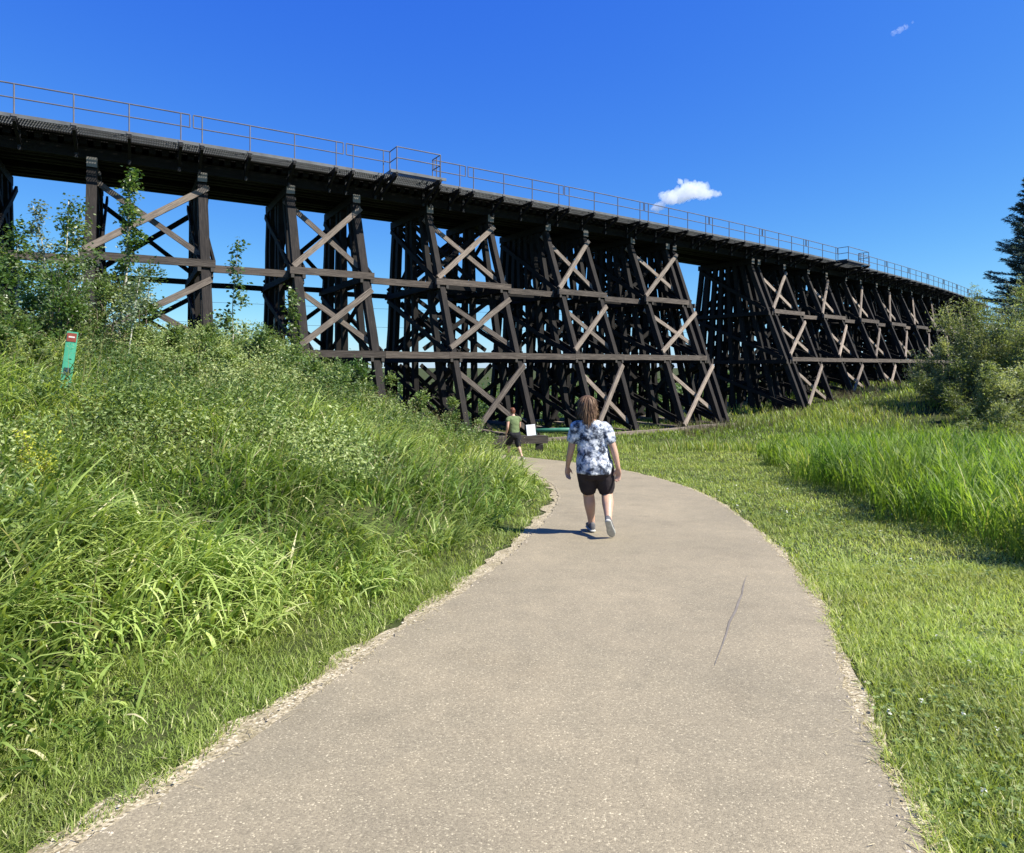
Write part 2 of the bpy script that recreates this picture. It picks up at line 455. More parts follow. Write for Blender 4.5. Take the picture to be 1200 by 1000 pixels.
# ------------------------------------------------------------------ leaves and blades
def blades(acc, P, head, h, w, lean, bend, tint, segs=3, face=None):
    """arching grass blades: P (n,3) roots, head azimuth of the droop, lean/bend in radians"""
    n = len(P)
    if n == 0: return
    t = np.linspace(0, 1, segs + 1)
    x = np.zeros(n); z = np.zeros(n)
    pts = [(x.copy(), z.copy())]
    for k in range(segs):
        a = lean + bend * (t[k] + t[k + 1]) / 2
        x = x + np.sin(a) * h / segs; z = z + np.cos(a) * h / segs
        pts.append((x.copy(), z.copy()))
    ca, sa = np.cos(head), np.sin(head)
    if face is None: face = head + np.pi / 2 + rng.normal(0, 0.5, n)
    wx, wy = np.cos(face), np.sin(face)
    V = []
    for k, (px, pz) in enumerate(pts[:-1]):
        ww = w * (0.65 + 0.35 * min(1, t[k] * 4)) * (1 - t[k] ** 2.2) / 2
        c = np.stack([P[:, 0] + ca * px, P[:, 1] + sa * px, P[:, 2] + pz], 1)
        off = np.stack([wx * ww, wy * ww, np.zeros(n)], 1)
        V += [c - off, c + off]
    px, pz = pts[-1]
    V.append(np.stack([P[:, 0] + ca * px, P[:, 1] + sa * px, P[:, 2] + pz], 1))
    m = 2 * segs + 1
    V = np.stack(V, 1).reshape(-1, 3)
    base = np.arange(n)[:, None] * m
    q = []
    for k in range(segs - 1):
        q.append(base + np.array([2 * k, 2 * k + 1, 2 * k + 3, 2 * k + 2]))
    tri = base + np.array([2 * segs - 2, 2 * segs - 1, 2 * segs])
    acc.add(V, [np.concatenate(q) if q else np.zeros((0, 4), int), tri], tint=np.repeat(tint, m))

def leaves(acc, C, size, tint, aspect=0.6, droop=0.3, up=0.35, dirs=None):
    """small folded kite leaves at C (n,3)"""
    n = len(C)
    if n == 0: return
    if dirs is None:
        a = rng.uniform(0, 2 * np.pi, n)
        dirs = np.stack([np.cos(a), np.sin(a), rng.normal(-droop, 0.45, n)], 1)
    d = dirs / np.linalg.norm(dirs, axis=1)[:, None]
    nrm = rng.normal(0, 1, (n, 3)); nrm[:, 2] = np.abs(nrm[:, 2]) + up * 2
    s = np.cross(d, nrm); s /= np.linalg.norm(s, axis=1)[:, None] + 1e-9
    nn = np.cross(s, d)
    L = size[:, None]
    w = L * aspect / 2
    a0 = C; a1 = C + d * L * 0.45 + s * w + nn * L * 0.07; a2 = C + d * L; a3 = C + d * L * 0.45 - s * w + nn * L * 0.07
    V = np.stack([a0, a1, a2, a3], 1).reshape(-1, 3)
    b = np.arange(n)[:, None] * 4
    acc.add(V, [np.concatenate([b + np.array([0, 1, 2]), b + np.array([0, 2, 3])])], tint=np.repeat(tint, 4))

def tube(acc, pts, rad, sides=6, **kw):
    pts = np.asarray(pts, float); n = len(pts)
    T = np.gradient(pts, axis=0); T /= np.linalg.norm(T, axis=1)[:, None] + 1e-9
    ref = np.array([0.0, 0.31, 0.95]) if abs(T[0, 2]) < 0.8 else np.array([0.95, 0.3, 0.0])
    A = np.cross(T, ref); A /= np.linalg.norm(A, axis=1)[:, None] + 1e-9
    B = np.cross(T, A)
    rad = np.broadcast_to(np.asarray(rad, float), (n,))
    a = np.arange(sides) / sides * 2 * np.pi
    V = (pts[:, None] + (A[:, None] * np.cos(a)[None, :, None] + B[:, None] * np.sin(a)[None, :, None]) * rad[:, None, None]).reshape(-1, 3)
    ii = np.arange(n * sides).reshape(n, sides); jj = np.roll(ii, -1, 1)
    q = np.stack([ii[:-1], jj[:-1], jj[1:], ii[1:]], -1).reshape(-1, 4)
    acc.add(V, [q, ii[0][None, ::-1], ii[-1][None]], **kw)

def in_view(x, y, m=260):
    u = 600 + F * x / np.maximum(y, 0.3)
    return (y > 0.8) & (u > -m) & (u < 1200 + m)

def scatter(x0, x1, y0, y1, dens):
    n = int((x1 - x0) * (y1 - y0) * dens)
    x = rng.uniform(x0, x1, n); y = rng.uniform(y0, y1, n)
    k = in_view(x, y)
    return x[k], y[k]

# ---- tall unmown grass on the left bank
def build_tall():
    acc = Acc()
    for (ya, yb, dens, sc_) in ((1.2, 3.0, 950, 1.0), (3.0, 5.0, 760, 1.0), (5.0, 8.0, 470, 1.15), (8, 12, 250, 1.5), (12, 18, 110, 1.9), (18, 27, 60, 2.4)):
        x, y = scatter(-22, 2.5, ya, yb, dens)
        d, s = path_sd(x, y)
        wid = np.clip(0.62 - 0.035 * (y - 4), 0.28, 0.62) + (vnoise(x, y, 1.3) - .5) * 0.3
        clump = np.clip((vnoise(x, y, 1.1) * 0.55 + vnoise(x + 31, y, 2.9) * 0.45 - 0.5) * 1.5 + 0.5, 0, 1)
        k = (s > 0) & (d > wid) & (rng.random(len(x)) < np.clip(0.42 + 1.1 * clump, 0, 1))
        x, y, d, clump = x[k], y[k], d[k], clump[k]; wid = wid[k]
        n = len(x)
        P = np.stack([x, y, ground_z(x, y) - 0.02], 1)
        edge = smooth(0, 0.7, d - wid)
        h = (0.19 + 0.60 * clump) * (0.35 + 0.65 * smooth(0.5, 1.1, np.hypot(x - (74 - 600) / F * 9.0, y - 8.5))) * rng.uniform(0.6, 1.3, n) * (0.55 + 0.45 * edge)
        head = rng.normal(-0.55, 0.75, n) + (vnoise(x + 7, y, 0.9) - .5) * 2.4
        stray = rng.random(n) < 0.2
        head[stray] = rng.uniform(-np.pi, np.pi, stray.sum())
        tint = np.clip(rng.beta(2.2, 2.6, n) * 0.75 + (vnoise(x, y + 80, 0.6) - .5) * 0.5 + 0.08, 0, 0.92)
        dry = rng.random(n) < 0.035
        tint[dry] = rng.uniform(0.93, 1.0, dry.sum())
        w = (rng.uniform(0.010, 0.027, n) if yb <= 5 else rng.uniform(0.010, 0.024, n)) * sc_
        blades(acc, P, head, h, w, rng.normal(0.22, 0.16, n), rng.uniform(0.8, 2.4, n), tint, 5 if yb <= 5 else 4)
    return tag(acc.build('tall_grass', M['tall'], smooth_shade=True), kind='stuff')
build_tall()

# ---- seed stalks standing over the tall grass
def build_stalks():
    acc = Acc()
    for (ya, yb, dens, sc_) in ((2.5, 6, 9, 1.0), (6, 12, 8, 1.5), (12, 24, 4, 2.2)):
        x, y = scatter(-20, 2.5, ya, yb, dens)
        d, s = path_sd(x, y)
        k = (s > 0) & (d > 0.7); x, y = x[k], y[k]; n = len(x)
        P = np.stack([x, y, ground_z(x, y)], 1)
        head = rng.normal(-0.4, 0.9, n); h = rng.uniform(0.6, 0.95, n)
        ln = rng.normal(0.2, 0.1, n); bd = rng.uniform(0.2, 0.6, n)
        blades(acc, P, head, h, np.full(n, 0.0045) * sc_, ln, bd, rng.uniform(0.7, 1.0, n), 3)
        a = ln + bd * 0.5
        T = P + np.stack([np.cos(head) * np.sin(a) * h, np.sin(head) * np.sin(a) * h, np.cos(a) * h], 1) * 0.93
        for _ in range(7):
            C = T + rng.normal(0, 0.02, (n, 3)) * np.array([1, 1, 2.2])
            leaves(acc, C, rng.uniform(0.009, 0.02, n) * sc_, rng.uniform(0.8, 1.0, n), 0.35)
    return tag(acc.build('seed_stalks', M['stalk']), kind='stuff')
build_stalks()

# ---- mown grass
def build_lawn():
    acc = Acc()
    for (ya, yb, dens, sc_) in ((1.2, 2.6, 12000, 1.0), (2.6, 4.0, 8500, 1.1), (4, 6, 4300, 1.4), (6, 9, 1300, 1.9), (9, 14, 560, 2.7), (14, 21, 280, 3.4), (21, 28, 170, 4.4)):
        x, y = scatter(-9, 15, ya, yb, dens)
        d, s = path_sd(x, y)
        soft = 0.10 * rng.random(len(x))
        rag = np.where(s > 0, 0.11, 0.015) + (vnoise(x, y, 2.4) - .5) * np.where(s > 0, 0.20, 0.14)
        k = (d > rag + soft * 0.4) & ((s < 0) | (d < 1.0))
        x, y, d, s = x[k], y[k], d[k], s[k]
        n = len(x)
        P = np.stack([x, y, ground_z(x, y) - 0.004], 1)
        cl = vnoise(x, y, 3.5) * 0.6 + vnoise(x, y, 11.0) * 0.4
        h = (0.022 + 0.052 * cl) * rng.uniform(0.6, 1.4, n) * (sc_ ** 0.35)
        tint = np.clip(0.10 + 0.75 * rng.beta(2, 2.4, n) + (vnoise(x + 50, y, 0.8) - .5) * 0.5, 0, 0.9)
        tint = np.where(s > 0, tint * 0.62, tint)
        dry = rng.random(n) < 0.05 + 0.25 * np.clip(1 - d / 0.18, 0, 1)
        tint[dry] = rng.uniform(0.9, 1.0, dry.sum())
        blades(acc, P, rng.uniform(-np.pi, np.pi, n), h * 1.3, rng.uniform(0.003, 0.006, n) * sc_, rng.uniform(0.1, 0.9, n), rng.uniform(0.2, 1.2, n), tint, 2)
    return tag(acc.build('mown_grass', M['lawn']), kind='stuff')
build_lawn()

# ---- clover leaves and heads in the lawn
def build_clover():
    acc = Acc(); acc2 = Acc()
    for (ya, yb, dens, sc_) in ((1.5, 4, 420, 1.0), (4, 8, 190, 1.3), (8, 16, 50, 2.0)):
        x, y = scatter(0, 10, ya, yb, dens)
        d, s = path_sd(x, y)
        pat = vnoise(x, y, 0.9)
        k = (s < 0) & (d > 0.08) & (pat > 0.45) & (d < 4); x, y = x[k], y[k]; n = len(x)
        P = np.stack([x, y, ground_z(x, y) + rng.uniform(0.02, 0.05, n)], 1)
        for q in range(3):
            a = rng.uniform(0, 6.28, n)
            leaves(acc, P, rng.uniform(0.012, 0.022, n) * sc_, rng.uniform(0, 1, n), 0.9, dirs=np.stack([np.cos(a), np.sin(a), np.full(n, 0.1)], 1), up=2)
        m = rng.random(n) < 0.012
        C = P[m] + np.array([0, 0, 0.025]); nm = m.sum()
        for q in range(5):
            leaves(acc2, C + rng.normal(0, 0.004, (nm, 3)), np.full(nm, 0.012) * sc_, rng.uniform(0, 1, nm), 0.8)
    tag(acc.build('clover_leaves', M['weed']), kind='stuff')
    tag(acc2.build('clover_heads', M['clover']), kind='stuff')
build_clover()

# ---- straw bits and pebbles along the path's edges
def build_straw():
    acc = Acc(); peb = Acc()
    for side, wd, dens in ((1, 0.2, 420), (-1, 0.09, 260)):
        n = int(22 * dens * 0.5)
        i = rng.integers(60, len(PF) - 60, n)
        i = i[(PF[i, 1] > 1.2) & (PF[i, 1] < 20)]
        n = len(i)
        T = PF[np.minimum(i + 1, len(PF) - 1)] - PF[i - 1]; T /= np.linalg.norm(T, axis=1)[:, None]
        N = np.stack([-T[:, 1], T[:, 0]], 1) * side
        off = half_w(PF[i, 1]) - 0.06 + np.abs(rng.normal(0, 0.55, n)) * wd + 0.02
        stray = rng.random(n) < 0.06
        off[stray] -= np.abs(rng.normal(0, 0.12, stray.sum()))
        p = PF[i] + N * off[:, None]
        P = np.column_stack([p, z_plane(p[:, 1]) + 0.028])
        a = rng.uniform(-np.pi, np.pi, n)
        m = rng.random(n) < 0.6
        blades(acc, P[m], a[m], rng.uniform(0.02, 0.07, m.sum()), rng.uniform(0.002, 0.0045, m.sum()), np.full(m.sum(), 1.45), rng.normal(0, 0.1, m.sum()), rng.random(m.sum()), 2, face=a[m] + np.pi / 2)
        Q = P[~m]; k = len(Q)
        r = rng.uniform(0.003, 0.010, k)
        oct_ = np.array([(1, 0, 0), (0, 1, 0), (-1, 0, 0), (0, -1, 0), (0, 0, .7), (0, 0, -.7)], float)
        V = Q[:, None] - np.array([0, 0, 0.006]) + oct_[None] * r[:, None, None] * rng.uniform(0.6, 1.3, (k, 6, 1))
        fc = np.array([(0, 1, 4), (1, 2, 4), (2, 3, 4), (3, 0, 4), (1, 0, 5), (2, 1, 5), (3, 2, 5), (0, 3, 5)])
        peb.add(V.reshape(-1, 3), [(np.arange(k)[:, None, None] * 6 + fc[None]).reshape(-1, 3)])
    tag(acc.build('dry_straw', M['straw']), kind='stuff')
    tag(peb.build('pebbles', M['pebble']), kind='stuff')
build_straw()

# ---- reed grass on the right
REED_EDGE = np.array([(1.0, 8.2), (3.0, 6.6), (5.0, 5.25), (5.8, 5.05), (7.4, 4.9), (9.0, 5.3), (10.7, 5.6), (14.0, 6.4), (17.6, 7.2), (20.0, 8.0), (22.5, 9.0), (25.5, 10), (30, 12)])
def build_reeds():
    acc = Acc()
    for (ya, yb, dens, sc_) in ((3.5, 6.5, 260, 1.0), (6.5, 10, 190, 1.15), (10, 15, 110, 1.5), (15, 22, 55, 2.0), (22, 31, 22, 2.8)):
        x, y = scatter(3.5, 26, ya, yb, dens)
        e = np.interp(y, REED_EDGE[:, 0], REED_EDGE[:, 1]) + (vnoise(x, y, 1.2) - .5) * 0.9
        cl = vnoise(x + 3, y, 0.8) * 0.5 + vnoise(x, y + 9, 2.2) * 0.5
        k = (x > e) & (rng.random(len(x)) < 0.35 + 1.0 * cl)
        x, y, e, cl = x[k], y[k], e[k], cl[k]; n = len(x)
        P = np.stack([x, y, ground_z(x, y) - 0.02], 1)
        inn = smooth(0, 1.2, x - e)
        far = 1 - 0.45 * smooth(14, 26, y)
        H = (0.48 + 0.62 * cl + 0.12 * inn) * rng.uniform(0.65, 1.15, n) * far
        tint = np.clip(0.15 + 0.7 * rng.beta(2, 2, n) + (vnoise(x, y, 0.35) - .5) * 0.5, 0, 0.95)
        dry = rng.random(n) < 0.03; tint[dry] = 1.0
        hd = rng.uniform(-np.pi, np.pi, n)
        blades(acc, P, hd, H, np.full(n, 0.007) * sc_, np.abs(rng.normal(0.05, 0.06, n)), rng.uniform(0, 0.25, n), tint * 0.9, 2)
        for q in range(6):
            f = rng.uniform(0.08, 0.82, n)
            Q = P + np.stack([np.zeros(n), np.zeros(n), f * H], 1)
            a = hd + q * 2.6 + rng.normal(0, 0.6, n)
            blades(acc, Q, a, rng.uniform(0.28, 0.5, n) * far, rng.uniform(0.009, 0.016, n) * sc_, rng.uniform(0.1, 0.45, n), rng.uniform(0.2, 1.3, n), np.clip(tint + rng.normal(0, 0.1, n), 0, 1), 3)
    return tag(acc.build('reed_grass', M['reed'], smooth_shade=True), kind='stuff')
build_reeds()

# ---- rough meadow grass beyond the lawn, in front of and under the bridge
def build_meadow():
    acc = Acc()
    for (x0, x1, ya, yb, dens, sc_) in ((-8, 26, 25.0, 30, 75, 3.0), (5, 46, 30, 44, 34, 4.2), (10, 60, 44, 62, 14, 6.0), (-14, 14, 30, 44, 22, 4.2)):
        x, y = scatter(x0, x1, ya, yb, dens)
        d, s = path_sd(x, y)
        q = y - (QC[0] * x * x + QC[1] * x + QC[2])
        cl = vnoise(x, y, 0.5)
        k = (d > np.where(x > 0, 2.8, 0.4)) & (q < 6) & (rng.random(len(x)) < 0.3 + cl)
        x, y, cl = x[k], y[k], cl[k]; n = len(x)
        P = np.stack([x, y, ground_z(x, y) - 0.03], 1)
        tint = np.clip(0.2 + 0.7 * rng.beta(2, 2, n) + (vnoise(x, y, 0.2) - .5) * 0.6, 0, 1)
        blades(acc, P, rng.uniform(-3.14, 3.14, n), (0.25 + 0.5 * cl) * (1 - 0.62 * smooth(26, 29, y) * smooth(16, 12, x)) * rng.uniform(0.6, 1.3, n), rng.uniform(0.008, 0.014, n) * sc_, rng.normal(0.15, 0.15, n), rng.uniform(0.2, 1.2, n), tint, 3)
    return tag(acc.build('meadow_grass', M['meadow'], smooth_shade=True), kind='stuff')
build_meadow()

# ---- leafy weeds among the grass on the bank
def build_weeds():
    acc = Acc()
    for (ya, yb, dens, sc_) in ((3.2, 6, 7, 0.8), (6, 9, 7, 1.0), (9, 15, 7, 1.2), (15, 26, 5, 1.6)):
        x, y = scatter(-22, 2, ya, yb, dens)
        d, s = path_sd(x, y)
        cl = vnoise(x + 13, y, 0.45)
        k = (s > 0) & (d > 1.5) & (cl + 0.045 * (d - 3.2) > 0.47); x, y = x[k], y[k]
        mx, my = (74 - 600) / F * 9.0, 8.5
        clear = np.hypot(x - mx, y - my) > 0.85       # the weeds are trodden down round the marker post
        x, y = x[clear], y[clear]
        for xx, yy in zip(x, y):
            h = rng.uniform(0.3, 0.75) * (0.45 + 1.5 * float(vnoise(np.array([xx]), np.array([yy + 60]), 0.5)[0])); z0 = float(ground_z(np.array([xx]), np.array([yy]))[0])
            m = int(rng.uniform(100, 170) / sc_)
            r = rng.uniform(0.15, 0.35)
            f = rng.uniform(0.3, 1.0, m)
            a = rng.uniform(0, 6.28, m); rr = r * np.sqrt(rng.random(m)) * (0.5 + 0.7 * np.sin(f * 2.6))
            C = np.stack([xx + np.cos(a) * rr, yy + np.sin(a) * rr, z0 + f * h], 1)
            base = np.clip(1.6 * (float(vnoise(np.array([xx + 90]), np.array([yy]), 0.6)[0]) - 0.2) + rng.normal(0, 0.15), 0, 0.9)
            leaves(acc, C, rng.uniform(0.03, 0.06, m) * sc_, np.clip(base + rng.normal(0, 0.2, m), 0, 1), 0.5,
                   up=0.1, dirs=np.stack([np.cos(a), np.sin(a), rng.normal(0.1, 0.7, m)], 1))
    return tag(acc.build('weeds', M['weed']), kind='stuff')
build_weeds()

# ---- dead brown brush along the bridge's feet
def build_brush():
    acc = Acc()
    x, y = scatter(9, 34, 26, 58, 7)
    q = y - (QC[0] * x * x + QC[1] * x + QC[2])
    k = (q < -1.5) & (q > -5.5 - 2 * vnoise(x, y, .3)) & (rng.random(len(x)) < vnoise(x, y, 0.35) * 1.3); x, y = x[k], y[k]; n = len(x)
    P = np.stack([x, y, ground_z(x, y) - 0.02], 1)
    for q_ in range(5):
        blades(acc, P + rng.normal(0, .08, (n, 3)) * np.array([1, 1, 0]), rng.uniform(-3.14, 3.14, n), rng.uniform(0.25, 0.75, n), rng.uniform(0.012, 0.03, n), rng.normal(0.15, 0.15, n), rng.uniform(0, 0.6, n), rng.uniform(0, 1, n), 3)
    tag(acc.build('dead_brush', M['deadbrush']), kind='stuff')
M['deadbrush'] = leaf_mat('dead_brush', [(0.0, (0.06, 0.05, 0.03)), (0.6, (0.15, 0.125, 0.075)), (1.0, (0.26, 0.23, 0.15))], 0.15, 0.8, 0.1)
build_brush()

# ------------------------------------------------------------------ the trestle bridge
bx = np.linspace(-70, 130, 24001)
by = QC[0] * bx ** 2 + QC[1] * bx + QC[2]
# beyond the far end the curve runs straight
bd = 2 * QC[0] * bx + QC[1]
lim = 70.0
i_lim = np.argmin(abs(bx - lim))
by[i_lim:] = by[i_lim] + bd[i_lim] * (bx[i_lim:] - lim); bd[i_lim:] = bd[i_lim]
i_l = np.argmin(abs(bx + 38.0)); by[:i_l] = by[i_l] + bd[i_l] * (bx[:i_l] - bx[i_l]); bd[:i_l] = bd[i_l]
bs = np.concatenate([[0], np.cumsum(np.hypot(np.diff(bx), np.diff(by)))])
bn = np.stack([bd, -np.ones_like(bd)], 1) / np.sqrt(1 + bd ** 2)[:, None]       # towards the camera
def at(s, off=0.0, zr=0.0):
    """point at arc length s, off metres out from the walkway's edge line, zr above the camera"""
    x = np.interp(s, bs, bx); y = np.interp(s, bs, by)
    n = np.array([np.interp(s, bs, bn[:, 0]), np.interp(s, bs, bn[:, 1])]); n /= np.linalg.norm(n)
    return np.array([x + n[0] * off, y + n[1] * off, EYE + zr])
def nrm(s): 
    n = np.array([np.interp(s, bs, bn[:, 0]), np.interp(s, bs, bn[:, 1]), 0]); return n / np.linalg.norm(n)
def tan(s):
    n = nrm(s); return np.array([-n[1], n[0], 0])
def s_of_u(u, off):
    X = bx + bn[:, 0] * off; Y = by + bn[:, 1] * off
    uu = 600 + F * X / Y
    ok = np.where(Y > 5)[0]
    return bs[ok[np.argmin(abs(uu[ok] - u))]]

bridge = empty('trestle_bridge', at(s_of_u(640, -1), -3.3, -3.6), 0,
               'long curving black timber railway trestle with weathered cross braces and a railed steel walkway', 'bridge')
BINV = Vector(bridge.location)

BOX_F = [(0, 1, 2, 3), (7, 6, 5, 4), (0, 4, 5, 1), (1, 5, 6, 2), (2, 6, 7, 3), (3, 7, 4, 0)]
def beam_geo(p0, p1, w, h, side, jit=0.012):
    """timber from p0 to p1; w measured along side, h across it; slightly uneven like old sawn timber"""
    p0 = np.asarray(p0, float); p1 = np.asarray(p1, float)
    d = p1 - p0; L = np.linalg.norm(d); d = d / L
    s = np.asarray(side, float); s = s - d * (s @ d); s /= np.linalg.norm(s)
    t_ = np.cross(d, s)
    nseg = max(1, int(L / 1.6))
    V = []; B = []
    ph = rng.uniform(0, 100, 3)
    for k in range(nseg + 1):
        c = p0 + d * L * k / nseg + (s * rng.normal(0, jit) + t_ * rng.normal(0, jit)) * (0 < k < nseg)
        for a, b in ((-1, -1), (1, -1), (1, 1), (-1, 1)):
            e = 1 + rng.normal(0, 0.02)
            V.append(c + s * a * w / 2 * e + t_ * b * h / 2 * e)
            B.append(np.array([a * w / 2, b * h / 2, L * k / nseg]) + ph)
    Fc = []
    for k in range(nseg):
        o_ = 4 * k
        for q in range(4):
            r_ = (q + 1) % 4
            Fc.append((o_ + q, o_ + r_, o_ + 4 + r_, o_ + 4 + q))
    m = len(V)
    V += V[:4] + V[m - 4:m]; B += B[:4] + B[m - 4:m]          # sawn ends have vertices of their own
    Fc += [(m + 3, m + 2, m + 1, m), (m + 4, m + 5, m + 6, m + 7)]
    E = np.zeros(len(V)); E[m:] = 1
    return np.array(V) - np.array(BINV), np.array(Fc), np.array(B), E

def bleach(v):          # timber colour grows paler towards the far end
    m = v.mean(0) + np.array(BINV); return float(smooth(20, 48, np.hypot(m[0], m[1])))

class Parts:
    """beams of one kind: the nearest 100 become parts of their own, the rest one stuff part"""
    def __init__(s, name, mat, cap=100, endv=0.25): s.name = name; s.mat = mat; s.cap = cap; s.items = []; s.endv = endv
    def add(s, p0, p1, w, h, side, key=None):
        mid = (np.asarray(p0) + np.asarray(p1)) / 2
        s.items.append((key if key is not None else np.hypot(mid[0], mid[1]), beam_geo(p0, p1, w, h, side)))
    def build(s):
        s.items.sort(key=lambda t: t[0])
        for k, (_, (v, f, b, e)) in enumerate(s.items[:s.cap]):
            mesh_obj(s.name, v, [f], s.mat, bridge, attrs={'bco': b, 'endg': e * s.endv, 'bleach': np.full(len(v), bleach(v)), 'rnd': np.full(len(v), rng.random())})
        rest = s.items[s.cap:]
        if rest:
            acc = Acc()
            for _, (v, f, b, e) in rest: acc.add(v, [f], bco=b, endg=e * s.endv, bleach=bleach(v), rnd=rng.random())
            o = acc.build(s.name, s.mat, bridge); o['kind'] = 'stuff'

CAP_OFF = -1.4; CAP_W = 4.6
Z_CAP, Z_G1, Z_G2, Z_SILL = 7.98, 4.15, 0.55, -3.62
BAT = 0.385
POSTS = [(0.18, BAT), (0.85, 0.26), (1.45, 0.14), (2.0, 0.04), (2.6, -0.03), (3.15, -0.06), (3.75, -0.09), (4.42, -0.13)]     # distance in from the near cap end, batter outwards
def post_off(k, zr):
    c, b = POSTS[k]
    return CAP_OFF - c + b * (Z_CAP - 0.2 - zr)

us_left = [-190, -150, -62, -20, 108, 237, 340, 417, 503, 574, 641, 685, 740, 781, 789]
us_right = [881, 888, 918]
S = [s_of_u(u, CAP_OFF) for u in us_left]
SR = [s_of_u(u, CAP_OFF) for u in us_right]
s_ = SR[-1]
k_ = 0
while len(SR) < 21:
    s_ += 3.9 if k_ % 2 == 0 else 3.3
    k_ += 1
    SR.append(s_)
bents = S + SR
towers = [(2, 3), (4, 5), (6, 7), (8, 9), (10, 11), (12, 14)]
nl = len(S)
towers += [(nl + 1, nl + 2)] + [(nl + k, nl + k + 1) for k in range(3, 19, 2)]

def gz(p): return float(ground_z(np.array([p[0]]), np.array([p[1]]))[0])

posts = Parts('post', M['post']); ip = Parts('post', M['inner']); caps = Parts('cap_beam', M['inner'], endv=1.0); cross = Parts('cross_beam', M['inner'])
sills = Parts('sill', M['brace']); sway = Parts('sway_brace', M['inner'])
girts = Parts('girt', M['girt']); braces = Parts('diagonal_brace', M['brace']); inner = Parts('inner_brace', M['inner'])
floor_rel = []
for j, s in enumerate(bents):
    T = tan(s); N = nrm(s)
    near_g = gz(at(s, post_off(0, Z_SILL)))- EYE
    zb = max(Z_SILL, min(near_g, 2.0))
    floor_rel.append(near_g)
    caps.add(at(s, CAP_OFF + 0.12, Z_CAP), at(s, CAP_OFF - CAP_W - 0.1, Z_CAP), 0.36, 0.38, T)
    for k in range(8):
        if j < 10 and k in (2, 5): continue
        foot = at(s, post_off(k, Z_SILL), Z_SILL)
        g = gz(foot) - EYE
        zf = max(Z_SILL, g - 0.25) if g > Z_SILL - 0.3 else g - 0.1
        (posts if k == 0 else ip).add(at(s, post_off(k, Z_CAP - 0.2), Z_CAP - 0.2), at(s, post_off(k, zf), zf), (0.35 if j < 8 else 0.27) if k in (0, 7) else 0.27, 0.35 if k in (0, 7) else 0.31, T)
    for zz in (Z_G1, Z_G2):
        if near_g > zz - 0.3: continue
        for sd in (-1, 1):
            e = T * 0.24 * sd
            cross.add(at(s, post_off(0, zz) + 0.35, zz - 0.18) + e, at(s, post_off(7, zz) - 0.35, zz - 0.18) + e, 0.13, 0.28, T)
    if near_g < Z_SILL + 0.35:
        sills.add(at(s, post_off(0, Z_SILL) + 0.4, Z_SILL), at(s, post_off(7, Z_SILL) - 0.4, Z_SILL), 0.36, 0.34, T)
    # transverse sway braces, one each way on opposite faces, in every storey
    for (zt, zl) in ((Z_CAP - 0.35, Z_G1 + 0.1), (Z_G1 - 0.4, Z_G2 + 0.1), (Z_G2 - 0.4, Z_SILL + 0.3)):
        zl = max(zl, near_g)
        if zt - zl < 1.2: continue
        sway.add(at(s, post_off(0, zt), zt) + T * 0.24, at(s, post_off(7, zl), zl) + T * 0.24, 0.09, 0.24, T)
        sway.add(at(s, post_off(0, zl), zl) + T * 0.33, at(s, post_off(7, zt), zt) + T * 0.33, 0.09, 0.24, T)
        sway.add(at(s, post_off(7, zt), zt) - T * 0.24, at(s, post_off(0, zl), zl) - T * 0.24, 0.09, 0.24, T)
tower_set = set()
for a, b in towers:
    if b >= len(bents): continue
    tower_set.add((a, b))
    sa, sb = bents[a], bents[b]
    N = nrm((sa + sb) / 2)
    g = max(floor_rel[a], floor_rel[b])
    for line in range(8):
        near = line == 0
        out = 0.24 if line < 4 else -0.24
        if line in (1, 3, 6) or (a < 8 and line != 0 and line != 7): continue
        for li, (zt, zl) in enumerate(((Z_CAP - 0.45, Z_G1 + 0.2), (Z_G1 - 0.65, Z_G2 + 0.35), (Z_G2 - 0.45, Z_SILL + 0.25))):
            gl = max(zl, g - 0.2)
            if zt - gl < 1.0: continue
            f = (zt - gl) / (zt - zl)
            s2 = sb - (sb - sa) * (1 - f) * 0
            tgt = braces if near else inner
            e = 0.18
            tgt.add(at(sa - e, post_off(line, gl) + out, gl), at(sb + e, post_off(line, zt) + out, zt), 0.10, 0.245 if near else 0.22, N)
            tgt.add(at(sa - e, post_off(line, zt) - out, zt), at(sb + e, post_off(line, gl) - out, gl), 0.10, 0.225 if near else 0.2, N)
# girts: outside the posts along the towers, set back in the bays between
for a in range(len(bents) - 1):
    sa, sb = bents[a], bents[a + 1]
    if sb - sa < 1.2: continue
    N = nrm((sa + sb) / 2)
    is_t = any(x <= a and a + 1 <= y for x, y in tower_set)
    g = max(floor_rel[a], floor_rel[a + 1])
    big_gap = sb - sa > 6
    for zz in (Z_G1, Z_G2):
        if g > zz - 0.25 or big_gap: continue
        o_ = 0.29 if (is_t or zz == Z_G2) else -0.26
        dz = 0.0 if is_t else (-0.02 if zz == Z_G2 else -0.12)
        ov = 0.35 if is_t else (-0.02 if zz == Z_G2 else 0.2)
        if zz == Z_G2: ov = -0.36 if not is_t else 0.35
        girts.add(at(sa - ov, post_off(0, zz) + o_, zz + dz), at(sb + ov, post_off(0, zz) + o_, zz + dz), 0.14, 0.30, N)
        for line in ((7,) if a < 8 else (1, 3, 5, 7)):
            inner.add(at(sa - 0.2, post_off(line, zz) - 0.25, zz + dz), at(sb + 0.2, post_off(line, zz) - 0.25, zz + dz), 0.13, 0.26, N)
    if g < Z_SILL + 0.45 and not big_gap:
        # mud sill lying along the feet
        zsl = Z_SILL + 0.02
        if g > Z_SILL - 0.5:
            sills.add(at(sa - 0.3, post_off(0, Z_SILL) + 0.36, zsl + rng.normal(0, .02)), at(sb + 0.3, post_off(0, Z_SILL) + 0.36, zsl + rng.normal(0, .02)), 0.26, 0.30, N)
posts.cap = 34; ip.cap = 66
